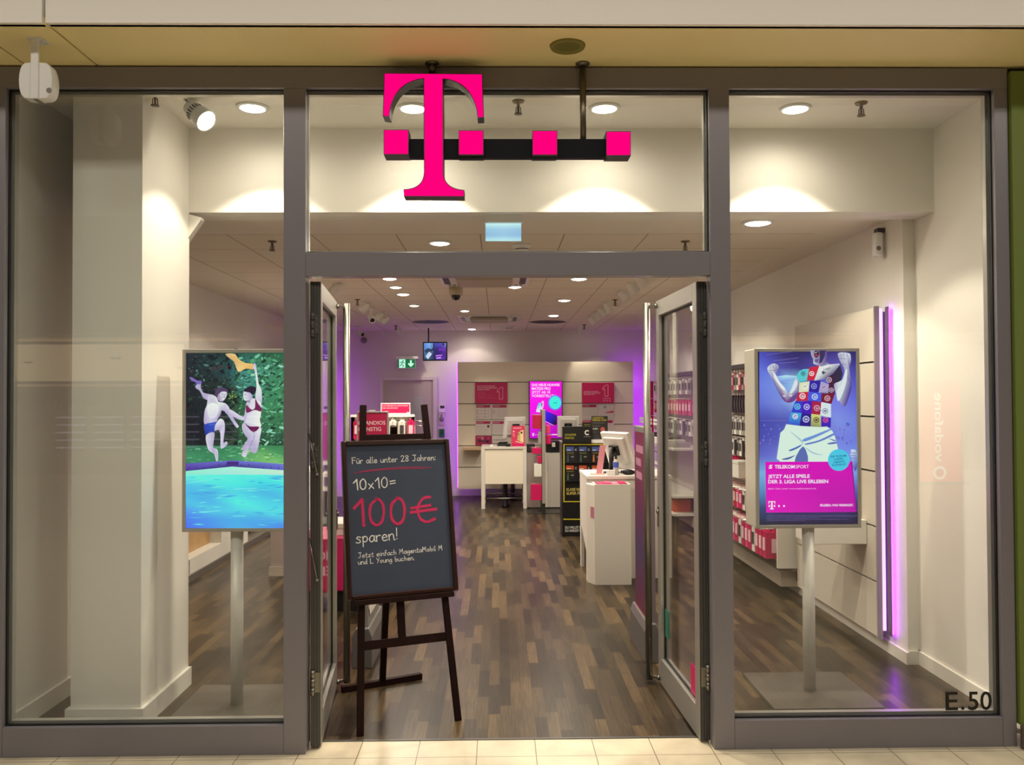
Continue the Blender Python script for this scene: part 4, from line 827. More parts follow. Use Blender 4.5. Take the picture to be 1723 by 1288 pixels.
# magenta wall screen
a, b = PY(890.4, 738.9, 14.2), PY(946.4, 641.3, 14.2)
t = thing('wall_screen', 'bright magenta phone advert screen in the middle of the back wall panel', 'advertising screen', ((a.x+b.x)/2, 14.2, a.z))
obj('housing', B(a.x, b.x, 14.2, 14.27, a.z, b.z), M_BLACK, t); obj('wall_bracket', B(a.x+.15, b.x-.15, 14.27, YP, a.z+.3, b.z-.3), M_DGREY, t)
p = Pic(plane_y(14.199)); q3 = lambda L: [(880+x*.09313, 630+y*.09313) for x, y in L]
p.grid(891.4, 642.4, 945.4, 737.8, [[(255,0,236),(250,0,228),(236,0,220)],[(255,0,240),(246,0,226),(216,0,206)],[(238,0,232),(220,0,214),(190,0,190)],[(200,0,212),(196,0,200),(170,0,180)]])
for i, (s, e_) in enumerate((('DAS NEUE HUAWEI',658),('MATE20 PRO',498),('JETZT AB 1€',492),('VORBESTELLEN',592))): p.text(s, *q3([(158, 216+i*66)])[0], *q3([(e_, 216+i*66)])[0], (255,224,246), .025 if i < 2 else .012, 4.4)
(cu, cv), = q3([(580,515)])
p.poly([(max(-9e9, min(945.2, cu+11.9*math.cos(k*.2094))), cv+12.6*math.sin(k*.2094)) for k in range(30)], (110,120,240)); p.poly([(min(945.2, cu+9.9*math.cos(k*.2094)), cv+10.8*math.sin(k*.2094)) for k in range(30)], (60,236,220)); p.text('3€', cu-3, cv+1.4, cu+3.4, cv+1.4, (20,140,150), .01, 2.6)
p.poly(q3([(235,680),(265,560),(290,515),(330,520),(340,620),(390,650),(300,690)]), [(240,240,246),(90,190,210),(70,190,220),(120,220,230),(226,236,236),(240,200,236),(246,236,244)]); p.poly(q3([(330,500),(350,480),(378,490),(372,600),(345,630)]), (250,170,240)); p.poly(q3([(332,515),(346,520),(340,590),(328,570)]), (20,60,90))
p.poly(q3([(396,655),(610,745),(612,905),(560,925),(392,840)]), [(70,30,250),(40,20,130),(10,8,20),(8,6,16),(56,10,230)]); p.line(q3([(392,845),(560,928)]), .8, (246,170,246)); p.ell(*q3([(568,806)])[0], 1.3, .9, (60,60,120), 8)
(lu, lv), = q3([(165,1068)]); tlogo(p, lu, lv, 4.6, (255,236,250)); p.line(q3([(440,1092),(665,1092)]), 1.6, (255,220,246))
p.done('picture', t, PIC_E)
# back door, wall devices, sign, monitor
a, b = PY(646, 833, YW), PY(729, 640, YW); ZD = b.z
bm = BM(); box(bm, a.x, b.x, YW-.03, YW-.005, .005, ZD); d3 = struct('door_3', bm, mat('taupe_door', (186,174,166), .5), 'taupe back room door behind the easel')
bm = BM(); g = .065
for q in ((a.x-g, a.x, 0, ZD+g),(b.x, b.x+g, 0, ZD+g),(a.x, b.x, ZD, ZD+g)): box(bm, q[0], q[1], YW-.05, YW, q[2], q[3])
obj('door_frame', bm, mat('white_door_frame', (212,204,198), .5), d3, .003)
p = Pic(plane_y(YW-.031)); p.grid(695, 668.5, 712, 705, [[(176,184,170),(184,188,176)],[(170,176,164),(176,180,170)]]); p.done('notice_panel', d3, PIC_P)['label'] = 'pale greenish notice panel'
bm = BM(); c = PY(653, 741, YW-.03); box(bm, c.x-.02, c.x+.02, YW-.045, YW-.03, 1.0-.09, 1.0+.1); cyl(bm, (c.x, YW-.07, 1.03), (c.x+.11, YW-.07, 1.03), .01, n=10); cyl(bm, (c.x, YW-.03, 1.03), (c.x, YW-.075, 1.03), .01, n=10); obj('handle', bm, M_STEEL, d3)
def wallbox(name, label, cat, x0, y0, x1, y1, m, th=.03, extra=None):
    a, b = PY(x0, y1, YW-th), PY(x1, y0, YW-th); t = tag(obj(name, B(a.x, b.x, YW-th, YW, a.z, b.z), m, None, .004, loc=((a.x+b.x)/2, YW-th, a.z)), label, cat); 
    return t
t = wallbox('thermostat', 'white thermostat with dark display on the back wall above the intercom', 'thermostat', 738, 682, 749.5, 694.5, M_WPL)
a, b = PY(740.5, 687.5, YW-.033), PY(747.5, 682.8, YW-.033); obj('display', B(a.x, b.x, YW-.033, YW-.03, a.z, b.z), M_DGREY, t)
t = wallbox('wall_phone', 'pale grey intercom handset on the back wall under the thermostat', 'intercom', 738.5, 696, 747.5, 716, mat('pale_grey_box', (196,190,190), .5)); c = PY(743.2, 706, YW-.05)
bm = BM(); lathe(bm, (c.x, YW-.03, c.z), [(0,.035),(.03,.03),(.042,0),(0,0)], 20, axis=(0,-1,0)); box(bm, c.x-.012, c.x+.012, YW-.06, YW-.03, c.z+.01, c.z+.09); obj('handset', bm, M_GREY, t, .004)
t = wallbox('alarm_button_box', 'small green emergency box on the back wall beside the easel board', 'emergency box', 739, 722.5, 747.5, 736.5, mat('green_box', (14,96,56), .45), .05); c = PY(743.2, 729, YW-.055); bm = BM(); cyl(bm, (c.x,YW-.05,c.z),(c.x,YW-.058,c.z),.018,n=14); obj('button', bm, mat('dark_green', (8,60,36), .4), t)
a, b = PY(668.5, 619.8, 14.45), PY(699, 604.5, 14.45)
t = thing('exit_sign', 'green running man exit sign with down arrow on the back wall', 'exit sign', ((a.x+b.x)/2, 14.45, b.z))
obj('housing', B(a.x, b.x, 14.45, 14.49, a.z, b.z), M_WPL, t); obj('ceiling_bar', B(a.x-.02, b.x+.04, 14.44, YW, b.z+.005, b.z+.045), M_WPL, t, .004)
p = Pic(plane_y(14.449)); x0, x1, y0, y1 = 669, 698.6, 604.9, 619.4
p.rect(x0, y0, x1, y1, (190,255,224)); p.rect(682, y0, x1, y1, (8,110,64)); p.rect(x0, y0, 671.4, y1, (6,70,48))
p.poly([(689.8,606.5),(692.8,606.5),(692.8,612),(695.8,611),(695.8,613.6),(691.3,618),(686.8,613.6),(686.8,611),(689.8,612)], (200,255,226))
G_ = (10,92,58); p.ell(678.2, 607.6, 1.2, 1.2, G_, 10)
for q in ([(677.6,609),(675.8,613)],[(675.8,613),(678.8,615.4),(677.6,618.6)],[(675.8,613),(673.6,616),(672,616)],[(677.4,609.6),(680.4,611.6)],[(677.2,609.6),(673.8,609.8),(672.8,611.6)]): p.line(q, 1.1, G_)
p.done('face', t, PIC_E)
a, b = PY(711.5, 607.5, 14.1), PY(752.6, 575.5, 14.1)
t = thing('hanging_monitor', 'small surveillance monitor hanging from the ceiling near the back wall', 'monitor', ((a.x+b.x)/2, 14.12, b.z))
obj('housing', B(a.x, b.x, 14.1, 14.16, a.z, b.z), M_BLACK, t, .004); c = PY(721, 560, 14.13); bm = BM(); cyl(bm, (c.x, 14.13, b.z), (c.x, 14.13, ZC), .012, n=12); obj('ceiling_rod', bm, M_DGREY, t)
p = Pic(plane_y(14.099)); p.grid(713.4, 577.6, 750.6, 605.4, [[(90,140,214),(130,180,236),(70,80,180),(96,80,190),(120,170,230)],[(80,130,200),(110,160,224),(40,36,110),(60,40,140),(90,60,170)],[(60,110,150),(50,90,120),(30,24,90),(50,20,120),(90,30,150)],[(40,70,90),(60,90,110),(30,26,96),(110,60,190),(70,40,150)]])
for q, c in (([(714,590),(720,586),(726,588),(730,584),(733,588),(726,592),(716,594)],(40,60,90)),([(716,600),(722,592),(727,596),(720,605)],(200,214,236)),([(729,578),(731,578),(731,605),(729,605)],(40,30,90)),([(744,578),(748,578),(748,581),(744,581)],(20,20,50)),([(733,598),(744,597),(744,599),(733,600)],(190,120,236)),([(734,602),(742,601),(742,603),(734,604)],(220,160,246)),([(738,587),(749,587),(749,590),(738,590)],(120,40,170))): p.poly(q, c)
p.done('picture', t, PIC_E)

# ================================================================== CEILING FITTINGS
c = PZ(767, 481, ZC); t = thing('dome_camera', 'beige dome security camera on the ceiling behind the door head', 'security camera', (c.x, c.y, ZC))
bm = BM(); lathe(bm, (c.x, c.y, ZC), [(0,0),(.072,0),(.072,-.085),(.064,-.10),(0,-.10)], 28); obj('housing', bm, mat('beige_plastic', (178,166,140), .5), t)
bm = BM(); lathe(bm, (c.x, c.y, ZC-.1), [(.048,0),(.046,-.02),(.032,-.045),(0,-.055)], 28); obj('dome', bm, mat('smoked_dome', (16,15,15), .15), t)
for px, py, q, lb in ((624,519,(.35,-1,-.55),'white bullet camera under the ceiling left of the exit sign, upper one'),(603,549,(.8,-.8,-.35),'white bullet camera at the left rear ceiling corner, lower one')):
    c = PZ(px, py, ZC); t = thing('bullet_camera', lb, 'security camera', (c.x, c.y, ZC)); d = Vector(q).normalized(); h = Vector((c.x, c.y, ZC-.11))
    bm = BM(); cyl(bm, (c.x,c.y,ZC-.02), (c.x,c.y,ZC), .05, n=20); beam(bm, (c.x,c.y,ZC-.02), h, .02, .02, (0,1,0)); obj('bracket', bm, M_WPL, t)
    bm = BM(); lathe(bm, h-d*.05, [(0,0),(.032,0),(.036,.02),(.04,.17),(.036,.17),(0,.165)], 20, axis=d); obj('body', bm, M_WPL, t); bm = BM(); lathe(bm, h-d*.05, [(.03,.172),(0,.174)], 20, axis=d); obj('lens', bm, M_BLACK, t)
c = PZ(610, 575, ZC); a = PY(610.5, 572, 14.6); t = tag(obj('wall_siren', lathe(BM(), (a.x, YW, a.z), [(0,.07),(.04,.06),(.05,.03),(.055,0),(0,0)], 20, axis=(0,-1,0)), M_GREY, loc=(a.x,YW,a.z)), 'small round grey siren on the back wall under the lower bullet camera', 'siren')
def cassette(lb, px0, px1, py_far, py_near, hung):
    f0, f1 = PZ(px0, py_far, ZC), PZ(px1, py_far, ZC); n0 = PZ(px0, py_near, ZC)
    x0, x1, y1, y0 = f0.x, f1.x, max(f0.y, n0.y), min(f0.y, n0.y); cx, cy = (x0+x1)/2, (y0+y1)/2; y0, y1 = cy-.46, cy+.46
    t = thing('air_cassette', lb, 'air conditioner', (cx, cy, ZC), 'ceiling air cassettes')
    obj('frame', B(x0, x1, y0, y1, ZC-.02, ZC), M_WPL, t, .008)
    obj('grille', B(x0+.17, x1-.17, y0+.17, y1-.17, ZC-.055, ZC-.02), mat('cassette_grille', (170,160,140), .5), t, .02)
    bm = BM(); w = x1-x0
    for q in ((x0+.2,x1-.2,y0+.04,y0+.1),(x0+.2,x1-.2,y1-.1,y1-.04),(x0+.04,x0+.1,y0+.2,y1-.2),(x1-.1,x1-.04,y0+.2,y1-.2)): box(bm, q[0], q[1], q[2], q[3], ZC-.024, ZC-.019)
    obj('air_slot', bm, M_BLACK if hung else M_DGREY, t)
    for sx in (x0+.06, x1-.15):
        for yy in (y0+.05, y1-.14):
            bm = BM(); prism(bm, [(sx,yy,ZC-.0205),(sx+.035,yy,ZC-.0205),(sx+.035,yy+.09,ZC-.0205)], (0,0,-.002)); prism(bm, [(sx+.055,yy,ZC-.0205),(sx+.09,yy,ZC-.0205),(sx+.065,yy+.09,ZC-.0205)], (0,0,-.002)); obj('corner_mark', bm, M_BLACK, t)
cassette('ceiling air cassette cut off by the top of the doorway', 742, 890, 475, 462, False); cassette('ceiling air cassette deep in the shop above the back wall panel', 768, 876, 528, 542, True)
def vent(lb, px, py):
    c = PZ(px, py, ZC); t = thing('ceiling_vent', lb, 'air vent', (c.x, c.y, ZC), 'round ceiling vents'); R = .265
    bm = BM(); lathe(bm, (c.x,c.y,ZC), [(0,-.004),(R,-.004),(R+.02,0)], 48); obj('plate', bm, mat('vent_plate', (52,47,42), .5), t)
    bm = BM()
    for i in range(22):
        an = 2*math.pi*i/22; 
        if i in (5, 16): continue
        for r0, r1 in ((.05,.13),(.145,.25)):
            da = .12 if r0 < .1 else .115
            bm.faces.new([bm.verts.new((c.x+r*math.cos(an+k), c.y+r*math.sin(an+k), ZC-.0055)) for r, k in ((r0,-da),(r0,da),(r1,da*.95),(r1,-da*.95))])
    obj('slot', bm, M_BLACK, t)
vent('round slotted ceiling vent above the hanging monitor', 725, 542); vent('round slotted ceiling vent right of the far cassette', 921.5, 542)
def sprinkler(lb, c, k=1.0):
    x, y, z = c; bm = BM(); lathe(bm, c, [(0,0),(.035*k,0),(.03*k,-.008),(.009,-.012),(.009,-.035),(0,-.035)], 16); beam(bm, (x-.012,y,z-.035), (x-.014,y,z-.07), .005, .005, (0,1,0)); beam(bm, (x+.012,y,z-.035), (x+.014,y,z-.07), .005, .005, (0,1,0)); lathe(bm, (x,y,z-.07), [(0,0),(.022*k,0),(.022*k,-.004),(0,-.004)], 14); cyl(bm, (x,y,z-.035),(x,y,z-.07), .006, n=8)
    return tag(obj('sprinkler_head', bm, mat('chrome_dark', (110,100,86), .3, .9), loc=c), lb, 'sprinkler', 'sprinkler heads')
for px, py, z, lb in ((261,155,ZH,'sprinkler head on the bay ceiling beside the left spotlight'),(872,170,ZH,'sprinkler head on the bay ceiling between the two middle downlights'),(1449,173,ZH,'sprinkler head on the bay ceiling in the right window'),(458,406,ZC,'sprinkler head on the shop ceiling above the left screen'),(1153,406,ZC,'sprinkler head at the lower right of the transom pane'),(601.5,504,ZC,'sprinkler head by the left pull bar top'),(1035,504.5,ZC,'sprinkler head beside the right row of track spotlights'),(983,546.5,ZC,'sprinkler head at the rear right of the ceiling'),(666,548,ZC,'sprinkler head at the rear left of the ceiling')):
    sprinkler(lb, tuple(PZ(px, py, z)))
for px, py, lb in ((878,412,'white smoke detector under the ceiling below the hanging sign panel'),(857,549,'white smoke detector behind the far cassette'),):
    c = PZ(px, py, ZC); bm = BM(); lathe(bm, c, [(0,0),(.075,0),(.075,-.012),(.055,-.02),(.05,-.045),(.03,-.052),(0,-.054)], 28); t = tag(obj('smoke_detector', bm, M_WPL, loc=tuple(c)), lb, 'smoke detector'); bm = BM(); lathe(bm, c, [(.0535,-.024),(.0515,-.04)], 28); obj('vent_band', bm, M_DGREY, t)
# glowing sign panel under the bulkhead (seen from behind)
a, b = PY(817, 406, 5.2), PY(877, 376, 5.2)
t = thing('exit_sign', 'pale blue lit exit sign panel under the bulkhead seen from its blank side', 'exit sign', ((a.x+b.x)/2, 5.2, 2.82))
obj('light_bar', B(a.x-.012, b.x+.012, 5.17, 5.23, b.z, 2.82), M_WPL, t, .004)
p = Pic(plane_y(5.195)); p.grid(817, 376, 877, 406, [[(206,250,250),(214,255,250),(206,250,250)],[(160,210,236),(172,214,240),(158,206,234)],[(150,196,232),(164,206,238),(150,194,232)],[(190,240,246),(200,250,248),(190,240,246)]]); p.done('lit_face', t, PIC_E)
obj('panel', B(a.x, b.x, 5.196, 5.204, a.z, b.z), mat('frosted_panel', (190,214,226), .3), t)
# motion sensor on the right wall
a = PX(1509, 376, XRI-.0); c = PY(1509, 378, 5.6); t = thing('motion_sensor', 'white motion sensor on a bracket high on the right window wall', 'motion sensor', (XRI, 5.62, 2.75))
obj('bracket', B(XRI-.05, XRI, 5.58, 5.64, 2.79, 2.82), M_DGREY, t); bm = BM(); box(bm, XRI-.075, XRI-.02, 5.56, 5.63, 2.63, 2.79); obj('body', bm, M_WPL, t, .015); bm = BM(); lathe(bm, (XRI-.055, 5.56, 2.68), [(0,.004),(.012,.003),(.016,0)], 16, axis=(0,-1,0)); obj('lens', bm, M_GREY, t)
# ================================================================== RIGHT WALL
XP = 2.50
mkr = lambda y0, y1: (lambda bm, a, b, d0, d1: box(bm, XP+d0, XP+d1, y0, y1, a, b))
rz = [.10, .465, .83, 1.195, 1.56, 1.925, 2.29]
slat_panel('cream slatted panel on the right wall behind the footballer screen', mkr(5.58, 7.08), rz, 0,  # darker copy of the cream board, with shade put into its colour
   [(B(XP+.060, XRI-.012, 5.50, 5.525, .14, 2.275), glow('wall_glow_tube', (172,40,255), 20.0)), (B(XP+.031, XP+.050, 5.560, 5.573, .15, 2.28), glow('pink_tube', (255,196,250), 1.6))], (XP, 5.6, .1), mat('shaded_cream_board', (196,188,174), .42))  # wide violet tube added to stand in for the glow on the wall
pr = bpy.data.objects['slatwall.001']
obj('light_baffle', B(XP+.055, XP+.058, 5.49, 5.535, .13, 2.285), mat('dark_baffle', (84,66,88), .5), pr)  # baffle added to keep the violet light off the panel
obj('end_cap', B(XP-.004, XP+.03, 5.566, 5.58, .09, 2.295), mat('grey_end_cap', (150,144,136), .5), pr)
obj('wall_mount', B(XP+.06, XRI, 5.9, 6.8, .5, 2.0), M_GREY, pr)
slat_panel('cream slatted panel at the far end of the right wall', mkr(13.25, 14.28), rz, 0, [(B(XP+.055, XRI-.01, 14.27, 14.3, .14, 2.27), LED)], (XP, 13.8, .1)); obj('wall_mount', B(XP+.06, XRI, 13.5, 14.0, .5, 2.0), M_GREY, bpy.data.objects['slatwall.002'])
# white display box standing out from the panel
t = thing('display_shelf', 'white box shelf projecting from the right panel below the footballer screen', 'shelf', (2.3, 5.9, .7))
a = PY(1365, 917, 5.72); b = PY(1462, 890, 5.72)
obj('box', B(a.x, XP-.002, 5.72, 6.02, a.z, a.z+.165), M_WLAQ, t, .004); obj('back_board', B(2.40, XP-.002, 5.80, 5.83, a.z+.165, 1.90), M_WLAQ, t, .003)
obj('side_board', B(2.40, 2.43, 5.83, 6.02, a.z+.165, 1.90), M_WLAQ, t, .003)
# accessory wall: backing with hooks, end boards, white cabinet
t = thing('accessory_rack', 'tall grey accessory wall hung with packs behind the right window', 'shop rack', (XP, 8.6, .05))
obj('backing', B(XP+.03, XRI, 7.2, 10.35, .12, 2.0), mat('rack_back', (176,166,152), .6), t); obj('end_board', B(2.355, XRI, 7.14, 7.17, .24, .95), M_WLAQ, t, .002); obj('top_rail', B(XP-.02, XRI, 7.17, 10.35, 1.985, 2.03), M_DGREY, t)
obj('plinth', B(XP-.1, XRI, 7.2, 13.2, .075, .2), mat('plinth_grey', (150,138,124), .5), t)
M_HOOK = mat('hook_chrome', (200,196,188), .3, .8)
HK = {}
def hook(parent, p, q, r=.0035, stop=0):
    p, q = Vector(p), Vector(q); k = (round((q-p).length, 3), r, stop)
    if k not in HK:
        bm = BM(); cyl(bm, (0,0,0), (0,0,k[0]), r, n=6)
        if stop: box(bm, -.016, .016, -.012, .012, k[0], k[0]+.004)
        if stop == 2: cyl(bm, (.02,0,0), (.02,0,k[0]), r*.9, n=6)
        tri_clean(bm); me = bpy.data.meshes.new('hook'); bm.to_mesh(me); bm.free(); me.materials.append(M_HOOK); HK[k] = me
    o = bpy.data.objects.new('hook', HK[k]); COL.objects.link(o); o.parent = parent; o.location = p - base_of(parent); o.rotation_euler = (q-p).to_track_quat('Z', 'Y').to_euler(); return o
KC = {'white': ((226,222,212),(70,66,66)), 'magenta': ((196,20,88),(236,200,210)), 'black': ((24,22,24),(60,58,60)), 'grey': ((150,146,142),(40,38,38)), 'pink': ((222,60,120),(240,210,216)), 'red': ((176,24,60),(230,200,190))}
PR = {}
def pack_mesh(kind, w, h, d):
    k = (kind, w, h, d)
    if k not in PR:
        bm = BM(); box(bm, -d, 0, -w/2, w/2, -h, -.02); c1, c2 = KC[kind]
        box(bm, -d*.6, -d*.4, -w*.3, w*.3, -.02, .0)
        box(bm, -d-.006, -d, -w*.3, w*.3, -h*.72, -h*.28, 1); box(bm, -d*.75, -d*.25, -w/2-.004, -w/2, -h*.8, -h*.3, 1)
        me = bpy.data.meshes.new('accessory_pack'); tri_clean(bm); bm.to_mesh(me); bm.free()
        me.materials.append(mat('pack_'+kind, c1, .4)); me.materials.append(mat('pack_detail_'+kind, c2, .4)); PR[k] = me
    return PR[k]
def pack(kind, loc, label, group, w=.075, h=.17, d=.06, rot=0):
    o = bpy.data.objects.new('accessory_pack', pack_mesh(kind, w, h, d)); COL.objects.link(o); o.location = loc; o.rotation_euler.z = rot
    return tag(o, label, 'accessory pack', group)
rr = random.Random(21)
rows_hi = [(1.95,['white','grey','red']),(1.72,['black']),(1.50,['white','grey']),(1.29,['grey','black','white']),(1.10,['magenta'])]
RN = ['top','second','third','fourth','fifth']
for r, (z, kinds) in enumerate(rows_hi):
    for c in range(10):
        if r == 4 and c < 4: continue
        y = 8.22+c*.092; k = kinds[(c+r) % len(kinds)]
        if r == 0 and c in (0, 9): k = 'magenta'
        pack(k, (XP-.02, y, z-.01), '%s pack, %s row of the accessory wall right of the entrance, %s hook' % (k, RN[r], ORD[c]), 'packs in the upper rack rows', .07, .175, .07)
        hook(t, (XP+.03, y, z), (XP-.14, y, z), .0035, 1)
for r, (z, kinds) in enumerate(((.83,['magenta','white','red','pink']),(.56,['pink','magenta','white','magenta']))):
    for c in range(17):
        y = 7.26+c*.105; k = kinds[(c*3+r) % 4]
        if r == 1 and c in (0, 1): k = 'magenta'
        d = .20 if r else .16
        pack(k, (XP-.02, y, z-.01), '%s pack, %s low row of the right accessory wall, %s hook from the front' % (k, ('upper','lower')[r], ORD[c]), 'packs in the low rack rows', .085, .24 if r else .2, d)
        hook(t, (XP+.03, y, z), (XP-.26, y, z), .0035, 2)
t = tag(obj('accessory_box', B(2.33, XP, 8.2, 8.46, .90, 1.06), M_WLAQ, None, .003, loc=(2.4, 8.33, .90)), 'white carton on the rack between magenta packs, left of the footballer screen', 'carton'); obj('lid', B(2.325, XP, 8.195, 8.465, 1.04, 1.065), M_WLAQ, t, .002)
t = tag(obj('accessory_box', B(2.38, XP, 7.5, 7.62, .575, .615), mat('blue_pack', (70,140,210), .4), None, .002, loc=(2.44, 7.56, .6)), 'small light blue pack at the top of the low rack rows', 'accessory pack')
# deeper shelf unit, seen through the right door leaf
t = thing('wall_shelf_unit', 'white shelf unit with price strips seen through the right door leaf', 'shelf unit', (XP, 11.8, .2))
obj('backing', B(XP+.03, XRI, 10.4, 13.2, .2, 2.0), mat('rack_back'), t); obj('top_rail', B(XP-.02, XRI, 10.4, 13.2, 1.985, 2.03), M_DGREY, t)
for z in (.22, .44, 1.03): obj('shelf', B(2.16, XP+.03, 10.45, 13.15, z, z+.025), M_WLAQ, t)
for r, (z, kinds) in enumerate(((1.93,['grey','red','white','black']),(1.66,['white','pink','grey','red']),(1.40,['black','grey','white']))):
    for c in range(14):
        y = 10.6+c*.18; k = kinds[(c*2+r) % len(kinds)]
        pack(k, (XP, y, z), '%s pack behind the right door glass, %s row, %s from the front' % (k, RN[r], ORD[c]), 'packs behind the door glass', .12, .2, .1)
        hook(t, (XP+.03, y, z+.012), (XP-.16, y, z+.012), .004)
bm = BM()
for z in (1.36, 1.31, 1.12, 1.07, .78, .70, .58):
    for y in (10.7, 11.25, 11.8, 12.4): box(bm, 2.14, 2.145, y, y+.42, z, z+.035)
obj('price_strip', bm, M_WPL, t)
for i in range(9): 
    y = 10.65+i*.27; k = ('grey','white','black')[i % 3]; tag(obj('accessory_box', B(2.2, 2.42, y, y+.2, 1.056, 1.055+.06+.02*(i % 3)), mat('pack_'+k, KC[k][0]), None, .003, loc=(2.3, y+.1, 1.055)), '%s carton on the middle shelf behind right door glass, %s from the front' % (k, ORD[i]), 'carton', 'cartons on the middle shelf')
for i in range(8):
    y = 10.65+i*.3; tag(obj('orange_box', B(2.2, 2.42, y, y+.24, .245, .40), mat('orange_red_card', (190,70,36), .45), None, .003, loc=(2.3, y+.1, .245)), 'orange red box on the lowest shelf behind the right door glass, %s from the front' % ORD[i], 'carton', 'orange boxes on the lowest shelf')
t = thing('magenta_sign_board', 'tall magenta sign board at the rear of the shelf unit near the right pull bar', 'sign', (2.39, 13.24, 0)); obj('board', B(2.35, 2.43, 13.22, 13.25, 1.12, 1.94), M_MAG, t); obj('stand', B(2.37, 2.41, 13.23, 13.25, 0, 1.12), M_GREY, t)

# ================================================================== ENTRANCE SECURITY GATES
def gate(lb, x0, y0, y1, sgn, extra):
    t = thing('security_gate', lb, 'security gate', (x0, (y0+y1)/2, 0)); x1 = x0+(.085 if extra else .055)*sgn; a, b = min(x0,x1), max(x0,x1)
    bm = BM(); prism(bm, [(a-.02,y0-.05,0),(b+.02,y0-.05,0),(b+.02,y0-.05,.20),(b,y0-.05,.25),(a,y0-.05,.25),(a-.02,y0-.05,.20)], (0, y1-y0+.1, 0)); obj('base', bm, mat('gate_base', (92,88,86), .45), t, .006)
    obj('panel', B(a+.012, b-.012, y0, y1, .25, 1.34 if extra else 1.46), M_GREY if extra else M_MAG, t, .004)
    bm = BM(); xs = a+.010 if sgn > 0 else b-.012
    return t, a, b
t, a, b = gate('magenta security gate with ad panel beside the right door leaf', .945, 5.45, 5.95, 1, False)
p = Pic(lambda u, v: Vector((a+.0112, u, v)), (-1, 0, 0)); p.grid(5.46, .26, 5.94, 1.45, [[(96,20,54),(88,20,54)],[(56,42,86),(52,38,80)],[(100,18,60),(96,16,58)],[(124,20,66),(118,18,62)]]); 
for i, w in enumerate((.28,.2,.24)): p.poly([(5.88, 1.32-i*.09), (5.88-w, 1.32-i*.09), (5.88-w, 1.37-i*.09), (5.88, 1.37-i*.09)], (186,130,156))
p.done('print', t, PIC_P)
obj('ad_frame', B(a-.004, b+.004, 5.44, 5.46, .25, 1.47), mat('gate_frame', (104,94,96), .45), t); obj('top_cap', B(a, b, 5.5, 5.9, 1.46, 1.50), M_GREY, t, .004)
t, a, b = gate('grey security gate with white ad panel standing behind the easel', -.905, 5.40, 5.9, 1, True)
bm = BM(); prism(bm, [(b-.011, y_, z_) for y_, z_ in ((5.42,.36),(5.46,.31),(5.84,.31),(5.88,.36),(5.88,1.3),(5.42,1.3))], (.004, 0, 0)); obj('ad_panel', bm, mat('white_ad', (214,208,198), .4), t)

# ================================================================== RIGHT COUNTER AND WHAT STANDS ON IT
t = thing('service_counter', 'white service counter with a monitor at the right of the doorway', 'counter', (1.1, 8.2, 0))
ZT = PY(1030, 801, 7.93).z
obj('worktop', B(.82, 1.62, 7.91, 8.62, ZT-.03, ZT), M_WLAQ, t, .003); obj('front_panel', B(.83, 1.62, 7.93, 7.96, .0, ZT-.03), M_WLAQ, t); 
bm = BM(); prism(bm, [(.825, y_, z_) for y_, z_ in ((7.96,.22),(8.5,.42),(8.5,0),(8.6,0),(8.6,ZT-.03),(7.96,ZT-.03))], (.03, 0, 0)); obj('side_panel', bm, M_WLAQ, t); obj('back_panel', B(1.2, 1.6, 8.3, 8.33, .02, ZT-.03), mat('counter_inside', (150,146,140), .5), t)
a, b = PY(1001, 984, 7.68), PY(1061, 815, 7.68)
t = thing('leaflet_box', 'narrow white leaflet box standing in front of the right counter', 'leaflet box', ((a.x+b.x)/2, 7.75, 0))
bm = BM(); 
for q in ((a.x,b.x,7.66,7.68),(a.x,b.x,7.88,7.90),(a.x,a.x+.02,7.68,7.88),(b.x-.02,b.x,7.68,7.88)): box(bm, q[0], q[1], q[2], q[3], 0, b.z)
prism(bm, [(a.x,7.665,0),(a.x,7.9,0),(a.x-.055,7.9,0),(a.x-.055,7.80,0)], (0,0,b.z-.01)); box(bm, a.x+.02, b.x-.02, 7.68, 7.88, b.z-.06, b.z-.05); obj('body', bm, M_WLAQ, t)
bm = BM(); prism(bm, [(a.x-.03, 7.722, z) for z in (.60,.70)] + [(a.x-.005, 7.676, .70), (a.x-.005, 7.676, .60)], (-.002,-.002,0)); s = obj('sticker', bm, mat('faded_magenta', (190,110,140), .5), t); s['label'] = 'small faded magenta sticker'
for i in range(4):
    x = a.x+.03+i*.068; tag(obj('leaflet_stack', B(x, x+.06, 7.69, 7.87, b.z-.049, b.z+.004+.006*(i % 2)), [M_MAG, mat('pack_pink', (222,60,120)), mat('leaflet_rose', (230,120,150), .5), M_MAG][i], None, loc=(x+.03, 7.78, b.z-.05)), 'magenta leaflet stack lying in the white leaflet box, %s from the left' % ORD[i], 'leaflets', 'leaflets in the white box')
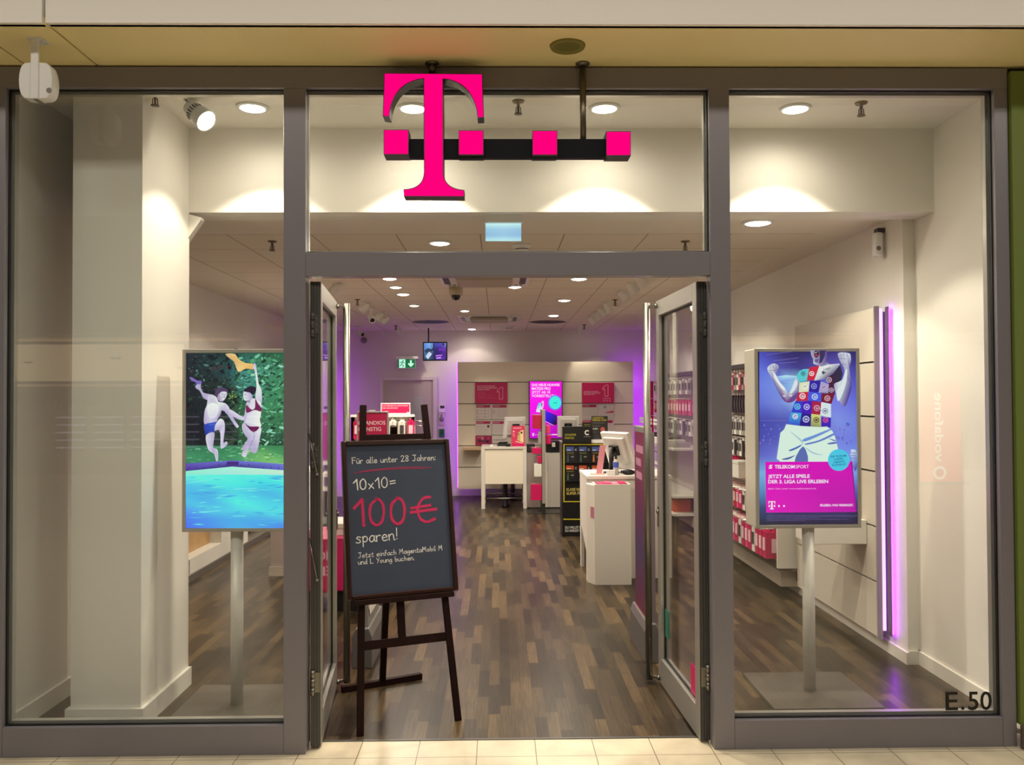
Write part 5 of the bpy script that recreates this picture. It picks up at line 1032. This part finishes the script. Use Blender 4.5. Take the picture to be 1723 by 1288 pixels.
def monitor(lb, c, w, h, yaw, tilt, stand_h, zt, m=None):
    """screen seen from behind; c = centre of the housing, zt = surface it stands on"""
    t = thing('monitor', lb, 'monitor', (c[0], c[1], zt)); c = Vector(c)
    R = Matrix.Rotation(yaw, 3, 'Z') @ Matrix.Rotation(tilt, 3, 'X'); f = lambda x, y, z: c + R @ Vector((x, y, z))
    def rb(bm, x0, x1, y0, y1, z0, z1): return hexa(bm, [f(*q) for q in ((x0,y0,z0),(x1,y0,z0),(x1,y1,z0),(x0,y1,z0),(x0,y0,z1),(x1,y0,z1),(x1,y1,z1),(x0,y1,z1))])
    bm = rb(BM(), -w/2, w/2, -.02, .02, -h/2, h/2); obj('housing', bm, M_WPL, t, .006)
    bm = rb(BM(), -w*.36, w*.36, -.05, -.02, -h*.32, h*.38); obj('back_cover', bm, mat('monitor_back', (206,202,196), .5), t, .006)
    obj('display', rb(BM(), -w/2+.02, w/2-.02, .0205, .022, -h/2+.02, h/2-.02), M_BLACK, t)
    bm = rb(BM(), -.06, .06, -.075, -.05, -.03, .07); obj('mount_plate', bm, M_BLACK, t, .004)
    s = Vector((f(0,-.11,0).x, f(0,-.11,0).y, zt)); bm = BM(); cyl(bm, s, (s.x, s.y, c.z+.03), .024, n=16); beam(bm, (s.x, s.y, c.z+.02), f(0,-.07,.02), .03, .03); cyl(bm, s, s+Vector((0,0,.015)), .08, n=24); obj('stand', bm, M_BLACK, t)
    return t
m3 = PY(1044, 760, 8.2); monitor('white monitor seen from behind on the right service counter', (m3.x+.0, 8.27, m3.z+.01), .40, .37, -1.0, .34, 0, ZT)
t = thing('leaflet_holder', 'pink leaflet in a clear stand leaning on the right counter', 'leaflet holder', (.98, 8.1, ZT)); a = PY(1008, 797, 8.08); b = PY(1016, 750, 8.14)
bm = BM(); hexa(bm, [(a.x-.03,8.05,ZT+.01),(a.x+.03,8.08,ZT+.01),(a.x+.03,8.09,ZT+.01),(a.x-.03,8.06,ZT+.01),(b.x-.035,8.15,b.z),(b.x+.025,8.18,b.z),(b.x+.025,8.19,b.z),(b.x-.035,8.16,b.z)]); obj('leaflet', bm, mat('pale_pink_card', (226,150,160), .4), t)
bm = BM(); box(bm, a.x-.09, a.x+.05, 8.0, 8.12, ZT, ZT+.008); obj('foot', bm, mat('pink_acrylic', (232,190,176), .2), t)
a, b = PY(1015, 800.5, 8.0), PY(1030.5, 791, 8.0); tag(obj('card_box', B(a.x+.03, b.x+.02, 7.96, 7.995, ZT, b.z), M_WPL, None, .002, loc=(a.x+.05, 7.98, ZT)), 'small white card box on the right counter between leaflet and bottle', 'box')
c = PY(1036.5, 797, 8.02); t = thing('spray_bottle', 'small white spray bottle with blue label on the right counter', 'bottle', (c.x, 8.02, ZT))
bm = BM(); lathe(bm, (c.x,8.02,ZT), [(0,0),(.024,0),(.026,.01),(.026,.125),(.012,.15),(0,.15)], 20); obj('bottle', bm, mat('pale_bottle', (190,184,180), .3), t); bm = BM(); lathe(bm, (c.x,8.02,ZT), [(.0265,.07),(.0268,.075),(.0268,.118),(.0262,.122)], 20); obj('label_band', bm, mat('blue_label', (70,96,190), .4), t); bm = BM(); cyl(bm, (c.x,8.02,ZT+.15), (c.x,8.02,ZT+.175), .011, n=14); box(bm, c.x-.03, c.x+.01, 8.012, 8.028, ZT+.175, ZT+.19); obj('pump', bm, M_BLACK, t)
c = PY(1057, 797, 8.02); t = thing('hand_scanner', 'black hand scanner lying on the right counter', 'scanner', (c.x, 8.02, ZT)); bm = BM(); lathe(bm, (c.x-.06,8.02,ZT+.028), [(0,0),(.02,.01),(.028,.05),(.026,.09),(.014,.12),(.012,.18),(0,.185)], 16, axis=(1,.1,-.05)); obj('body', bm, M_BLACK, t); bm = BM(); box(bm, c.x-.07, c.x-.06, 8.0, 8.04, ZT+.01, ZT+.045); obj('head', bm, M_DGREY, t, .004)
t = tag(obj('paper_pad', B(1.24, 1.46, 8.2, 8.42, ZT, ZT+.02), M_WPL, None, loc=(1.35,8.3,ZT)), 'white paper pad at the rear edge of the right counter', 'paper'); obj('sheet', B(1.25, 1.45, 8.19, 8.4, ZT+.02, ZT+.022), M_WLAQ, t)

# ================================================================== PREPAID DISPLAY STAND
YC = 10.34; a = PY(946.3, 904, YC); ZTc = PY(970, 746, YC).z; xr_ = 1.42
t = thing('prepaid_display', 'black and yellow prepaid card display stand left of the right counter', 'display stand', (1.1, YC, 0))
obj('body', B(a.x, xr_, YC, YC+.36, 0, ZTc), M_BLACK, t, .004)
h0, h1 = PY(946.6, 746, YC-.02), PY(995, 718, YC-.02); obj('header', B(h0.x, h1.x, YC-.02, YC+.05, h0.z, h1.z), M_BLACK, t, .003)
k0, k1 = PY(995.5, 740, YC+.06), PY(1022.5, 700.5, YC+.06); obj('rear_card', B(k0.x, k1.x, YC+.06, YC+.08, ZTc, k1.z), mat('charcoal_card', (40,36,36), .5), t); e0, e1 = PY(979.5, 722, YC+.09), PY(996, 711.5, YC+.09); obj('rear_card', B(e0.x, e1.x, YC+.09, YC+.1, ZTc, e1.z), M_BLACK, t)
obj('ledge', B(h1.x, k1.x+.05, YC+.0, YC+.06, ZTc, ZTc+.04), M_WPL, t)
p = Pic(plane_y(YC-.022)); YE = (190,180,40); q8 = lambda x, y: (940+x*.11647, 690+y*.11647)
p.text('CONGSTAR', *q8(88,378), *q8(252,374), (150,142,50), .02, 3.6); p.text('PREPAID', *q8(88,424), *q8(226,420), (150,142,50), .02, 3.6)
cu, cv = q8(412,330); 
for i in range(16):
    a0 = .75 + i*(4.8/16); a1 = a0+4.8/16; p.poly([(cu+r*math.cos(k), cv+r*math.sin(k)) for r, k in ((4.3,a0),(4.3,a1),(2.5,a1),(2.5,a0))], (226,222,216), i == 0)
p.line([q8(362,388), q8(462,388)], .9, (120,116,110)); p.done('header_print', t, PIC_P)
p = Pic(plane_y(YC+.058)); p.text('CONGSTAR', *q8(492,132), *q8(650,128), (176,164,60), .02, 3.2); p.text('PREPAID CARD', *q8(492,164), *q8(694,160), (176,164,60), .02, 3.0)
for i in range(4): p.line([q8(492,190+i*44), q8(492+(170,110,80,60)[i],190+i*44)], .7, (110,104,100), i == 0)
p.text('9,99', *q8(494,288), *q8(562,286), (200,196,190), .02, 3); p.ell(*q8(636,284), 3.9, 4.2, (176,84,76), 16); p.done('card_print', t, PIC_P)
p = Pic(plane_y(YC+.0885)); p.text('PREPAID', 983, 716, 993, 716, (150,142,50), .02, 1.8); p.text('STARTSET', 983, 719.4, 993, 719.4, (150,142,50), .02, 1.8); p.done('card_print', t, PIC_P)
p = Pic(plane_y(YC-.001)); P2 = lambda x, y: (900+x*.2483, 680+y*.2483)
fx0, fx1 = 948, 1027; 
for y in (747.2, 843.6, 873.4): p.rect(fx0, y, fx1, y+1.8, YE, y < 750)
p.rect(fx0, 747.2, fx0+1.7, 845, YE); p.rect(fx1-1.7, 747.2, fx1, 845, YE)
for r, (yy, c) in enumerate(((752.5,(64,86,150)),(783.6,(190,84,40)))):
    for k in range(3):
        u = 952.2+k*21.6; p.rect(u, yy, u+17.6, yy+25.5, (18,17,20)); p.rect(u+.4, yy, u+13.2, yy+7.2, c); p.rect(u+1.5, yy+4.6, u+8, yy+5.8, (200,206,226)); p.text('C', u+15.4, yy+6.2, u+18.4, yy+6.2, (210,206,200), .01, 3.4)
        p.line([(u+1.4, yy+10.2), (u+13, yy+10.2)], .8, (150,142,60)); p.poly([(u+2.6,yy+13),(u+4.6,yy+13),(u+5.2,yy+25),(u+1.6,yy+25)], [(50,70,90),(60,90,70),(176,110,50)][(k+r) % 3]); p.text('9,99', u+8.4, yy+17.6, u+13, yy+17.6, (200,196,186), .01, 2); p.line([(u+8, yy+13.4), (u+15, yy+13.4)], .5, (70,70,40)); p.line([(u+8, yy+21), (u+16, yy+21)], .4, (60,60,50))
p.text('KLASSE NETZ', *P2(214,590), *P2(330,588), (190,176,90), .02, 4.8); p.text('SUPER FREI', *P2(214,616), *P2(330,614), (190,176,90), .02, 4.8); p.text('DU WILLST ES.', *P2(205,846), *P2(322,844), (200,200,196), .02, 4.2); p.text('DU KRIEGST ES.', *P2(205,868), *P2(322,866), (200,200,196), .02, 4.2)
p.done('front_print', t, PIC_P)
bm = BM()
for z in (PY(960,778.8,YC).z, PY(960,810,YC).z): box(bm, PY(950,760,YC).x, xr_-.02, YC-.03, YC, z-.006, z+.004)
obj('pocket_ledge', bm, M_BLACK, t)

# ================================================================== REAR COUNTERS, GONDOLA, STOOLS
YD = 12.94; a, b = PY(810, 857, YD), PY(886, 752, YD)
t = thing('service_table', 'tall white service table with pink phone box in the centre rear', 'table', ((a.x+b.x)/2, YD+.3, 0)); ZT2 = b.z
obj('top', B(a.x, b.x, YD, YD+.7, ZT2-.035, ZT2), M_WLAQ, t, .003)
for x in (a.x, b.x-.055):
    for y in (YD, YD+.645): obj('leg', B(x, x+.055, y, y+.055, 0, ZT2-.035), M_WLAQ, t)
zq = PY(850, 815, YD).z; obj('modesty_panel', B(a.x+.055, b.x-.055, YD+.02, YD+.04, zq, ZT2-.035), mat('cream_board'), t)
for y, z in ((YD+.02, PY(850,839.5,YD).z), (YD+.66, PY(850,831.5,YD+.66).z)): obj('foot_rail', cyl(BM(), (a.x+.05,y,z), (b.x-.05,y,z), .014, n=12), M_STEEL, t)
tag(obj('wall_ledge', B(PY(779,755,14.1).x, PY(812,755,14.1).x, 13.95, YP, PY(790,757.5,14.0).z, PY(790,753.5,14.0).z), mat('oak_edge', (208,178,140), .45), None, loc=(-.4, 14.1, PY(790,757.5,14.0).z)), 'small pale wood ledge on the slatted panel left of the service table', 'shelf')
for px, Y, top, lb in ((849.5, 13.17, 811, 'black swivel bar stool under the service table, front one'), (862, 14.05, 814, 'black swivel bar stool behind the service table, rear one')):
    c = PY(px, 669, Y); t = thing('bar_stool', lb, 'bar stool', (c.x, Y, 0))
    bm = BM(); lathe(bm, (c.x,Y,0), [(0,0),(.062,0),(.06,.02),(.045,.05),(.04,.12)], 24); obj('base', bm, M_BLACK, t); bm = BM(); lathe(bm, (c.x,Y,.12), [(.04,0),(.032,.12),(.036,.26),(.036,.30),(.030,.31),(.030,.34),(.036,.35),(.034,.44)], 24); obj('column', bm, M_BLACK, t); bm = BM(); lathe(bm, (c.x,Y,.56), [(0,0),(.13,0),(.145,.02),(.14,.05),(0,.055)], 28); obj('seat', bm, M_BLACK, t)
c = PY(866, 720, YD+.3); monitor('white tilted monitor on the rear service table seen from behind', (c.x-.01, YD+.36, c.z), .36, .34, .45, .22, 0, ZT2)
def phone_box(p, a, b, c, d):
    p.rect(a, b, c, d, (222,60,100)); p.line([(a+3, b+4), (c-5, b+3.6)], 1.2, (246,190,200)); p.poly([(a+11,b+12),(a+13,b+10),(a+16,b+10),(a+15,b+26),(a+10,b+24)], (210,190,120)); p.poly([(a+15,b+8),(a+20,b+7),(a+20.5,b+28),(a+15,b+26)], (244,226,180)); p.rect(a+15.6, b+9.5, a+18.6, b+13, (50,40,50)); p.rect(a+11, b+13, a+13, b+15, (60,60,50)); p.ell(a+4, b+9.5, 1.6, 1.5, (246,200,210), 10); p.line([(a+2, b+14), (a+5, b+14)], 1.2, (246,200,210)); p.line([(a+2, b+17), (a+6, b+17)], .9, (246,190,200)); p.line([(a+7, b+26), (a+19, b+29)], 1.2, (246,220,190))
a, b = PY(860.5, 747.5, YD+.08), PY(882.6, 717, YD+.08); t = tag(obj('phone_package', B(a.x, b.x, YD+.08, YD+.14, ZT2, b.z), M_MAG, None, .003, loc=((a.x+b.x)/2, YD+.1, ZT2)), 'pink phone package standing at the right edge of the rear table', 'phone box'); p = Pic(plane_y(YD+.079)); phone_box(p, 860.5, 717, 882.6, 747.5); p.done('print', t, PIC_P)
c = PY(828, 745, YD+.3); t = tag(obj('desk_phone', B(-.02, .16, YD+.2, YD+.34, ZT2, ZT2+.035), M_BLACK, None, .008, loc=(.07, YD+.27, ZT2)), 'flat black desk phone lying on the rear service table', 'phone'); bm = BM(); cyl(bm, (0,YD+.24,ZT2+.045),(.14,YD+.24,ZT2+.05),.016,n=12); obj('handset', bm, M_BLACK, t)
t = tag(obj('payment_terminal', B(.11,.18,YD+.02,YD+.14,ZT2,ZT2+.045), M_BLACK, None, .006, loc=(.145,YD+.08,ZT2)), 'small black card terminal beside the pink phone package', 'card terminal'); obj('keypad', B(.12,.17,YD+.03,YD+.08,ZT2+.045,ZT2+.048), M_GREY, t)
tag(obj('white_mouse', lathe(BM(), (-.11, YD+.12, ZT2), [(.035,0),(.034,.012),(.022,.026),(0,.03)], 18), M_WPL, loc=(-.11,YD+.12,ZT2)), 'round white mouse near the left end of the rear table', 'mouse')
# grey and white counter body right of the table
g0, g1, g2 = PY(886, 858, YD).x, PY(916, 858, YD).x, PY(943, 858, YD).x
t = thing('cash_counter', 'grey and white cash counter behind the side-on hook stand', 'counter', ((g0+g2)/2, YD+.3, 0)); ZT3 = PY(930, 763, YD).z
obj('grey_side', B(g0+.01, g1, YD, YD+.6, .02, ZT3), mat('warm_grey_laminate', (150,136,130), .5), t); obj('white_front', B(g1, g2, YD, YD+.6, .02, ZT3), M_WLAQ, t); obj('base_plate', B(g0+.04, g2, YD-.02, YD+.6, 0, .02), M_DGREY, t); obj('end_panel', B(g2+.012, g2+.05, YD, YD+.6, .0, ZT3+.17), M_WLAQ, t)
a, b = PY(919, 762, YD+.1), PY(941, 742, YD+.1); b.x = min(b.x, g2-.005); t = tag(obj('receipt_printer', B(a.x, b.x, YD+.1, YD+.35, ZT3+.003, b.z), M_BLACK, None, .008, loc=((a.x+b.x)/2, YD+.2, ZT3)), 'black receipt printer on the white cash counter', 'printer'); obj('paper', B(a.x+.09, a.x+.14, YD+.095, YD+.1, ZT3+.09, ZT3+.16), M_WPL, t)
a, b = PY(887, 763, YD+.2), PY(900, 748, YD+.2); t = tag(obj('cash_box', B(a.x, b.x, YD+.2, YD+.4, ZT3+.003, b.z), M_BLACK, None, .006, loc=(a.x+.05, YD+.3, ZT3)), 'small black box on the grey end of the cash counter', 'box'); obj('front_plate', B(a.x+.01, b.x-.01, YD+.196, YD+.2, ZT3+.02, b.z-.02), M_DGREY, t)
c = PY(956, 718, YD+.5); monitor('white monitor behind the black prepaid stand header', (c.x, YD+.5, c.z), .34, .34, -.08, .25, 0, ZT3)
# side-on gondola with hooks
YGn = 12.3; c = PY(914.6, 669, YGn); zt_, zb_ = PY(914, 690, YGn).z, PY(914, 848, YGn).z
t = thing('hook_stand', 'narrow grey hook stand seen edge-on in front of the cash counter', 'shop rack', (c.x, YGn+.3, 0))
obj('panel', B(c.x-.025, c.x+.025, YGn, YGn+.5, zb_, zt_), mat('stand_grey', (150,142,132), .5), t, .003); obj('foot', B(c.x-.03, c.x+.02, YGn+.02, YGn+.48, 0, zb_), mat('dark_green_foot', (30,36,30), .5), t); obj('base', B(c.x-.24, c.x+.24, YGn+.05, YGn+.5, 0, .012), M_DGREY, t)
HS = [(-1,'red',699,722,.13,.22),(-1,'magenta',754.5,764.5,.14,.11),(-1,'magenta',768,780,.06,.1),(-1,'white',781.5,803,.11,.2),(-1,'magenta',816,843,.16,.24),(-1,'grey',727,748,.05,.18),(1,'pink',717,730,.07,.12),(1,'magenta',733,748,.08,.14)]
HL = ['red pack at the top left of the edge-on hook stand','wide magenta pack halfway up the edge-on hook stand','tiny magenta pack below the wide one on the hook stand','white packs hanging on the left of the hook stand','large magenta pack at the bottom left of the hook stand','thin grey pack under the red one on the hook stand','pale pink pack at the top right of the hook stand','dark magenta pack on the right side of the hook stand']
for (s, k, y0, y1, w, hh), lb in zip(HS, HL):
    zt0, zb0 = PY(905, y0, YGn).z, PY(905, y1, YGn).z
    for j in range(1):
        x0 = c.x+s*.03; bm = BM(); box(bm, min(x0, x0+s*w), max(x0, x0+s*w), YGn+.04, YGn+.15, zb0, zt0); tag(obj('accessory_pack', bm, mat('pack_'+k, KC[k][0], .4), None, .004, loc=(x0+s*w/2, YGn+.1, zb0)), lb, 'accessory pack', 'packs on the edge-on stand')
    hook(t, (c.x, YGn+.1, zt0+.008), (c.x+s*(w+.05), YGn+.1, zt0+.008), .004)

# ================================================================== LEFT SIDE OF THE SHOP
bx0_, bx1_ = -1.6, -.80; Yb = 6.76
t = thing('magenta_bin', 'magenta promotion box on a black plinth behind the left door leaf', 'display box', ((bx0_+bx1_)/2, Yb+.3, 0))
zt_, zm = PY(572, 905, Yb).z, PY(572, 996, Yb).z
obj('plinth', B(bx0_+.03, -1.12, Yb+.03, Yb+.62, 0, zm), M_BLACK, t); obj('box', B(bx0_, bx1_, Yb, Yb+.65, zm, zt_), mat('magenta_box', (176,18,84), .4), t, .012)
p = Pic(lambda u, v: Vector((bx0_+.05+u, Yb-.001, v)), (0,-1,0)); 
def tw(s, u, v, w, h, c):                      # text in metres with z up
    vs_, fs = text_geo(s, .02); x0 = min(q[0] for q in vs_); x1 = max(q[0] for q in vs_); p.k += 1
    V = [p.bm.verts.new(p.pt(u+(x-x0)/(x1-x0)*w, v+y/.73*h)) for x, y in vs_]
    for f in fs:
        ff = p.bm.faces.new([V[i] for i in f])
        for l in ff.loops: l[p.c] = lin(c)
tw('HÖ', .545, zt_-.17, .135, .075, (214,170,190)); tw('EIS', .545, zt_-.29, .15, .075, (214,170,190)); p.done('print', t, PIC_P)
t = tag(obj('white_carton', B(bx0_+.08, bx0_+.42, Yb+.1, Yb+.5, zt_, zt_+.09), M_WLAQ, None, .004, loc=(bx0_+.25, Yb+.3, zt_)), 'flat white carton on the magenta promotion box', 'carton'); obj('lid', B(bx0_+.075, bx0_+.425, Yb+.095, Yb+.505, zt_+.06, zt_+.095), M_WLAQ, t, .003)
# GRANDIOS GÜNSTIG sign
YGs = 7.0; a, b = PY(600.5, 775, YGs), PY(653.5, 692.5, YGs)
t = thing('poster_stand', 'magenta sign reading GRANDIOS GÜNSTIG in a silver frame behind the easel', 'sign', ((a.x+b.x)/2, YGs+.1, zt_))
obj('backing', B(a.x+.008, b.x-.008, YGs, YGs+.01, a.z+.008, b.z-.008), M_MAG, t)
bm = BM(); g = .012
for q in ((a.x,a.x+g,a.z,b.z),(b.x-g,b.x,a.z,b.z),(a.x+g,b.x-g,a.z,a.z+g),(a.x+g,b.x-g,b.z-g,b.z)): box(bm, q[0], q[1], YGs-.008, YGs+.012, q[2], q[3])
obj('frame', bm, mat('silver_frame', (186,170,172), .35, .5), t, .002); obj('pole', cyl(BM(), ((a.x+b.x)/2, YGs+.02, zt_), ((a.x+b.x)/2, YGs+.02, b.z-.05), .012, n=12), M_STEEL, t)
obj('header_clip', B((a.x+b.x)/2-.03, (a.x+b.x)/2+.02, YGs-.004, YGs+.012, b.z, b.z+.012), M_WPL, t)
p = Pic(plane_y(YGs-.001)); p.grid(602.5, 695, 651.5, 773, [[(176,20,70),(190,24,80)],[(190,24,84),(186,22,80)]]); p.text('GRANDIOS', 602.9, 715.4, 648.5, 714.8, (236,196,204), .022, 6.6); p.text('GÜNSTIG', 602.9, 726, 641.5, 725.4, (236,196,204), .022, 6.6); p.done('print', t, PIC_P)
# hook rack with small sign behind it
YR = 9.25; a, b = PY(588, 760, YR), PY(699, 702, YR)
t = thing('accessory_rack', 'grey hook rack with white packs standing behind the easel', 'shop rack', ((a.x+b.x)/2, YR+.2, 0))
obj('backing', B(a.x, b.x-.02, YR+.1, YR+.13, .1, b.z), mat('rack_back'), t); obj('top_rail', B(a.x, b.x-.02, YR+.06, YR+.14, b.z, b.z+.025), M_WPL, t); obj('post', B(a.x, a.x+.04, YR+.1, YR+.16, 0, b.z), M_WPL, t); obj('post', B(b.x-.06, b.x-.02, YR+.1, YR+.16, 0, b.z), M_WPL, t)
s0, s1 = PY(641, 698.5, YR+.1), PY(690.5, 678.5, YR+.1)
ts = thing('rack_sign', 'small white-edged magenta sign above the hook rack behind the easel', 'sign', ((s0.x+s1.x)/2, YR+.08, b.z+.025)); obj('board', B(s0.x, s1.x, YR+.08, YR+.1, b.z+.025, s1.z), M_WPL, ts, .003)
p = Pic(plane_y(YR+.079)); p.rect(642.2, 680.2, 689, 695.4, (206,20,84)); p.text('DAS PERFEKTE GESCHENK', 643, 684.4, 687, 684, (246,190,200), .02, 2.2); p.text('FÜR IHR IPHONE', 643, 688.4, 669, 688, (246,190,200), .02, 2.2); p.rect(684, 694, 690, 696.4, (240,226,226)); p.done('print', ts, PIC_P)
for r, z in enumerate((b.z-.03, b.z-.30, b.z-.58)):
    for cidx in range(7):
        x = a.x+.08+cidx*.098; k = ['white','white','magenta','white','magenta','white','red'][(cidx+r) % 7] if r else ['magenta','black','red','white','white','white','magenta'][cidx]
        pack(k, (x, YR+.085, z), '%s pack behind the easel, %s rack row, %s from the left' % (k, RN[r], ORD[cidx]), 'packs on the rack behind the easel', .075, .21, .09, math.pi/2); hook(t, (x, YR+.1, z+.012), (x, YR-.06, z+.012), .004)
for k in range(2): hook(t, (b.x, YR+.1, b.z-.05-k*.05), (b.x+.06, YR+.04, b.z-.05-k*.05), .008)
# long low cabinet along the left wall
XC = -2.88; t = thing('wall_cabinet', 'long white cabinet with oak niche along the left wall under the pool screen', 'cabinet', (XC, 9.5, 0))
obj('plinth', B(XLI, XC+.02, 6.4, 13.6, 0, .06), mat('plinth_dark', (84,78,70), .5), t); obj('base_unit', B(XLI, XC, 6.4, 8.85, .06, .205), M_WLAQ, t, .002); obj('oak_back', B(XLI, XC-.12, 6.4, 8.85, .205, 1.0), mat('oak_board', (176,138,92), .5, var=.12, scale=8), t); obj('top', B(XLI, XC, 6.4, 8.85, 1.0, 1.04), M_WLAQ, t)
obj('tall_panel', B(XLI, XC, 8.85, 9.78, .06, 1.4), M_WLAQ, t, .002); obj('drawer_front', B(XC-.0, XC+.004, 7.93, 7.935, .07, .2), M_DGREY, t)
mkl = lambda bm, a, b, d0, d1: box(bm, XLI+.10-d1, XLI+.10-d0, 9.85, 14.3, a, b)
slat_panel('cream slatted panel with violet edge light on the left wall', mkl, rz, 0, [(B(XLI+.02, XLI+.09, 14.31, 14.34, .14, 2.28), LED)], (XLI+.1, 12, .1))
# low white counter end seen past the pool screen
t = thing('counter_end', 'white counter end with skirting just right of the pool screen', 'counter', (-2.05, 8.3, 0)); obj('body', B(-2.19, -1.86, 8.16, 9.1, 0, .98), mat('rosy_white', (204,192,190), .5), t, .003); obj('skirting', B(-2.2, -1.85, 8.145, 9.11, 0, .09), M_SKIRT, t)
# ================================================================== OPPOSITE SIDE OF THE MALL (mirrored in the panes)
YO = -8.0
struct('wall_opposite', B(-14, 14, YO-3.2, YO-3.0, 0, 5), mat('opposite_wall', (150,134,112), .7), 'far wall of the shops across the mall')
struct('wall_opposite_fascia', B(-14, 14, YO-.2, YO, 2.95, 5.2), mat('opposite_fascia', (120,112,106), .6), 'fascia band above the shops across the mall')
bm = BM()
for x in (-10.2, -4.4, 2.2, 7.2, 11.5): box(bm, x-.2, x+.2, YO-.25, YO+.02, 0, 2.95)
struct('wall_opposite_piers', bm, mat('opposite_pier', (96,90,86), .5), 'piers between the shops across the mall')
struct('ceiling_opposite', B(-14, 14, YO-3.1, YO-.2, 2.9, 2.96), mat('opposite_ceiling', (226,200,160), .7))
for i, (x, w) in enumerate(((-7.6, 2.4), (-1.2, 2.6), (5.0, 2.0))):
    t = thing('ceiling_cove', 'warm lit ceiling cove of a shop across the mall, %s from the left' % ORD[i], 'ceiling light', (x, YO-1.4, 2.9), 'coves across the mall'); obj('diffuser', B(x-w, x+w, YO-2.6, YO-.5, 2.86, 2.9), glow('cove_light', (255,206,140), .8), t); obj('rim', B(x-w-.05, x+w+.05, YO-2.65, YO-.45, 2.89, 2.905), M_WPL, t)
t = thing('fringe_banner', 'dark ragged fringe banner hanging in the optician across the mall', 'banner', (-7.6, YO-.4, 1.7)); bm = BM(); rr = random.Random(2)
pts = [(-9.9,1.85)]; x = -9.9
while x < -4.9: pts.append((x, 1.5+rr.uniform(-.12,.05))); x += rr.uniform(.05,.12); pts.append((x, 1.62+rr.uniform(-.05,.08)))
pts.append((-4.8,1.85)); prism(bm, [(a, YO-.4, b) for a, b in pts[::-1]], (0,.02,0)); obj('fabric', bm, mat('dark_fabric', (40,32,26), .9), t); obj('rail', B(-9.9,-4.8,YO-.41,YO-.37,1.85,1.95), M_DGREY, t)
for i in range(6):
    x = -9.6+i*.85; t = thing('glasses_shelf', 'white glasses shelf with glowing boards across the mall, %s from the left' % ORD[i], 'shelf', (x, YO-2.9, .5), 'glasses shelves across the mall'); obj('back', B(x-.34, x+.34, YO-2.98, YO-2.94, .5, 1.5), mat('shelf_dark', (90,80,84), .6), t)
    bm = BM(); [box(bm, x-.3, x+.3, YO-2.94, YO-2.84, .6+k*.17, .63+k*.17) for k in range(5)]; obj('board', bm, glow('shelf_glow', (226,216,246), .8), t)  # boards emit light themselves to look lit in the pane reflection
t = thing('reflection_panel', 'added warm glowing panel for the reflected shop ceiling across the mall', 'glowing panel', (-7.4, YO-.5, 2.0)); obj('light_panel', B(-10.4, -6.2, YO-.52, YO-.5, 2.06, 2.78), glow('reflection_glow', (255,220,170), 1.25), t); obj('lower_panel', B(-10.4, -6.2, YO-.5, YO-.46, 1.62, 2.0), glow('reflection_glow_low', (255,196,160), .7), t); obj('frame', B(-10.1, -4.5, YO-.56, YO-.52, 1.6, 2.84), M_DGREY, t)  # glowing panels added to put a warm band into the pane reflection
for i, (x, z, w) in enumerate(((-9.2, 2.42, .16), (-7.5, 2.5, .22), (-6.2, 2.3, .2), (-8.1, 1.86, .2), (-6.9, 1.8, .14))):
    q = [(0,.02),(.12,.1),(.3,.16),(.5,.06),(.44,-.06),(.3,-.02),(.2,-.12),(.1,-.03),(.0,-.16)]; pts = [(x+w*a, YO-.43, z+w*b) for a, b in q]+[(x-w*a, YO-.43, z+w*b) for a, b in q[1:-1][::-1]]
    tag(obj('bat_cutout', (lambda bm: (prism(bm, pts, (0,-.01,0)), bm)[1])(BM()), M_BLACK, loc=(x, YO-.43, z)), 'black paper bat in front of the glowing panel across the mall, %s' % ORD[i], 'decoration', 'paper bats across the mall')
# red upright sign pylon of the neighbouring phone shop
t = thing('sign_pylon', 'red upright phone shop sign with white lettering across the mall', 'sign', (8.45, YO+.2, 0))
obj('case', B(8.05, 8.85, YO+.1, YO+.2, 0, 1.95), mat('red_case', (150,16,24), .5), t); obj('base', B(7.95, 8.95, YO+.05, YO+.3, 0, .05), M_DGREY, t)
p = Pic(lambda u, v: Vector((8.85-u, YO+.201, v)), (0,1,0)); p.rect(0, .02, .8, 1.93, (220,40,50))
def vtext(s, u, v0, v1, h, c):
    vs_, fs = text_geo(s, .015); x0 = min(q[0] for q in vs_); x1 = max(q[0] for q in vs_); p.k += 1; k = (v1-v0)/(x1-x0)
    V = [p.bm.verts.new(p.pt(u-y/.73*h, v0+(x-x0)*k)) for x, y in vs_]
    for f in fs:
        ff = p.bm.faces.new([V[i] for i in f])
        for l in ff.loops: l[p.c] = lin(c)
vtext('vodafone', .50, .42, 1.75, .17, (255,250,250)); p.ring(.42, .22, .13, .05, (255,250,250)); p.done('face', t, picture_mat('pylon_light', 2.2))
t = thing('promo_banner', 'mauve banner with a yellow and purple mark hanging across the mall', 'banner', (-3.0, -3.5, 3.0)); obj('cloth', B(-3.5, -2.5, -3.52, -3.5, 2.5, 3.5), mat('mauve_cloth', (196,160,176), .8), t); obj('rod', cyl(BM(), (-3.55,-3.51,3.51), (-2.45,-3.51,3.51), .02, n=10), M_STEEL, t); [obj('cord', cyl(BM(), (x_,-3.51,3.51), (x_,-3.51,5.2), .006, n=6), M_STEEL, t) for x_ in (-3.4, -2.6)]
p = Pic(lambda u, v: Vector((-2.5-u, -3.499, v)), (0,1,0)); p.ell(.50, 2.68, .2, .09, (240,210,60), 20); p.ell(.50, 2.75, .17, .06, (196,70,60), 20); p.ring(.50, 2.92, .08, .03, (120,60,190), 20, .15); p.done('mark', t, PIC_P)
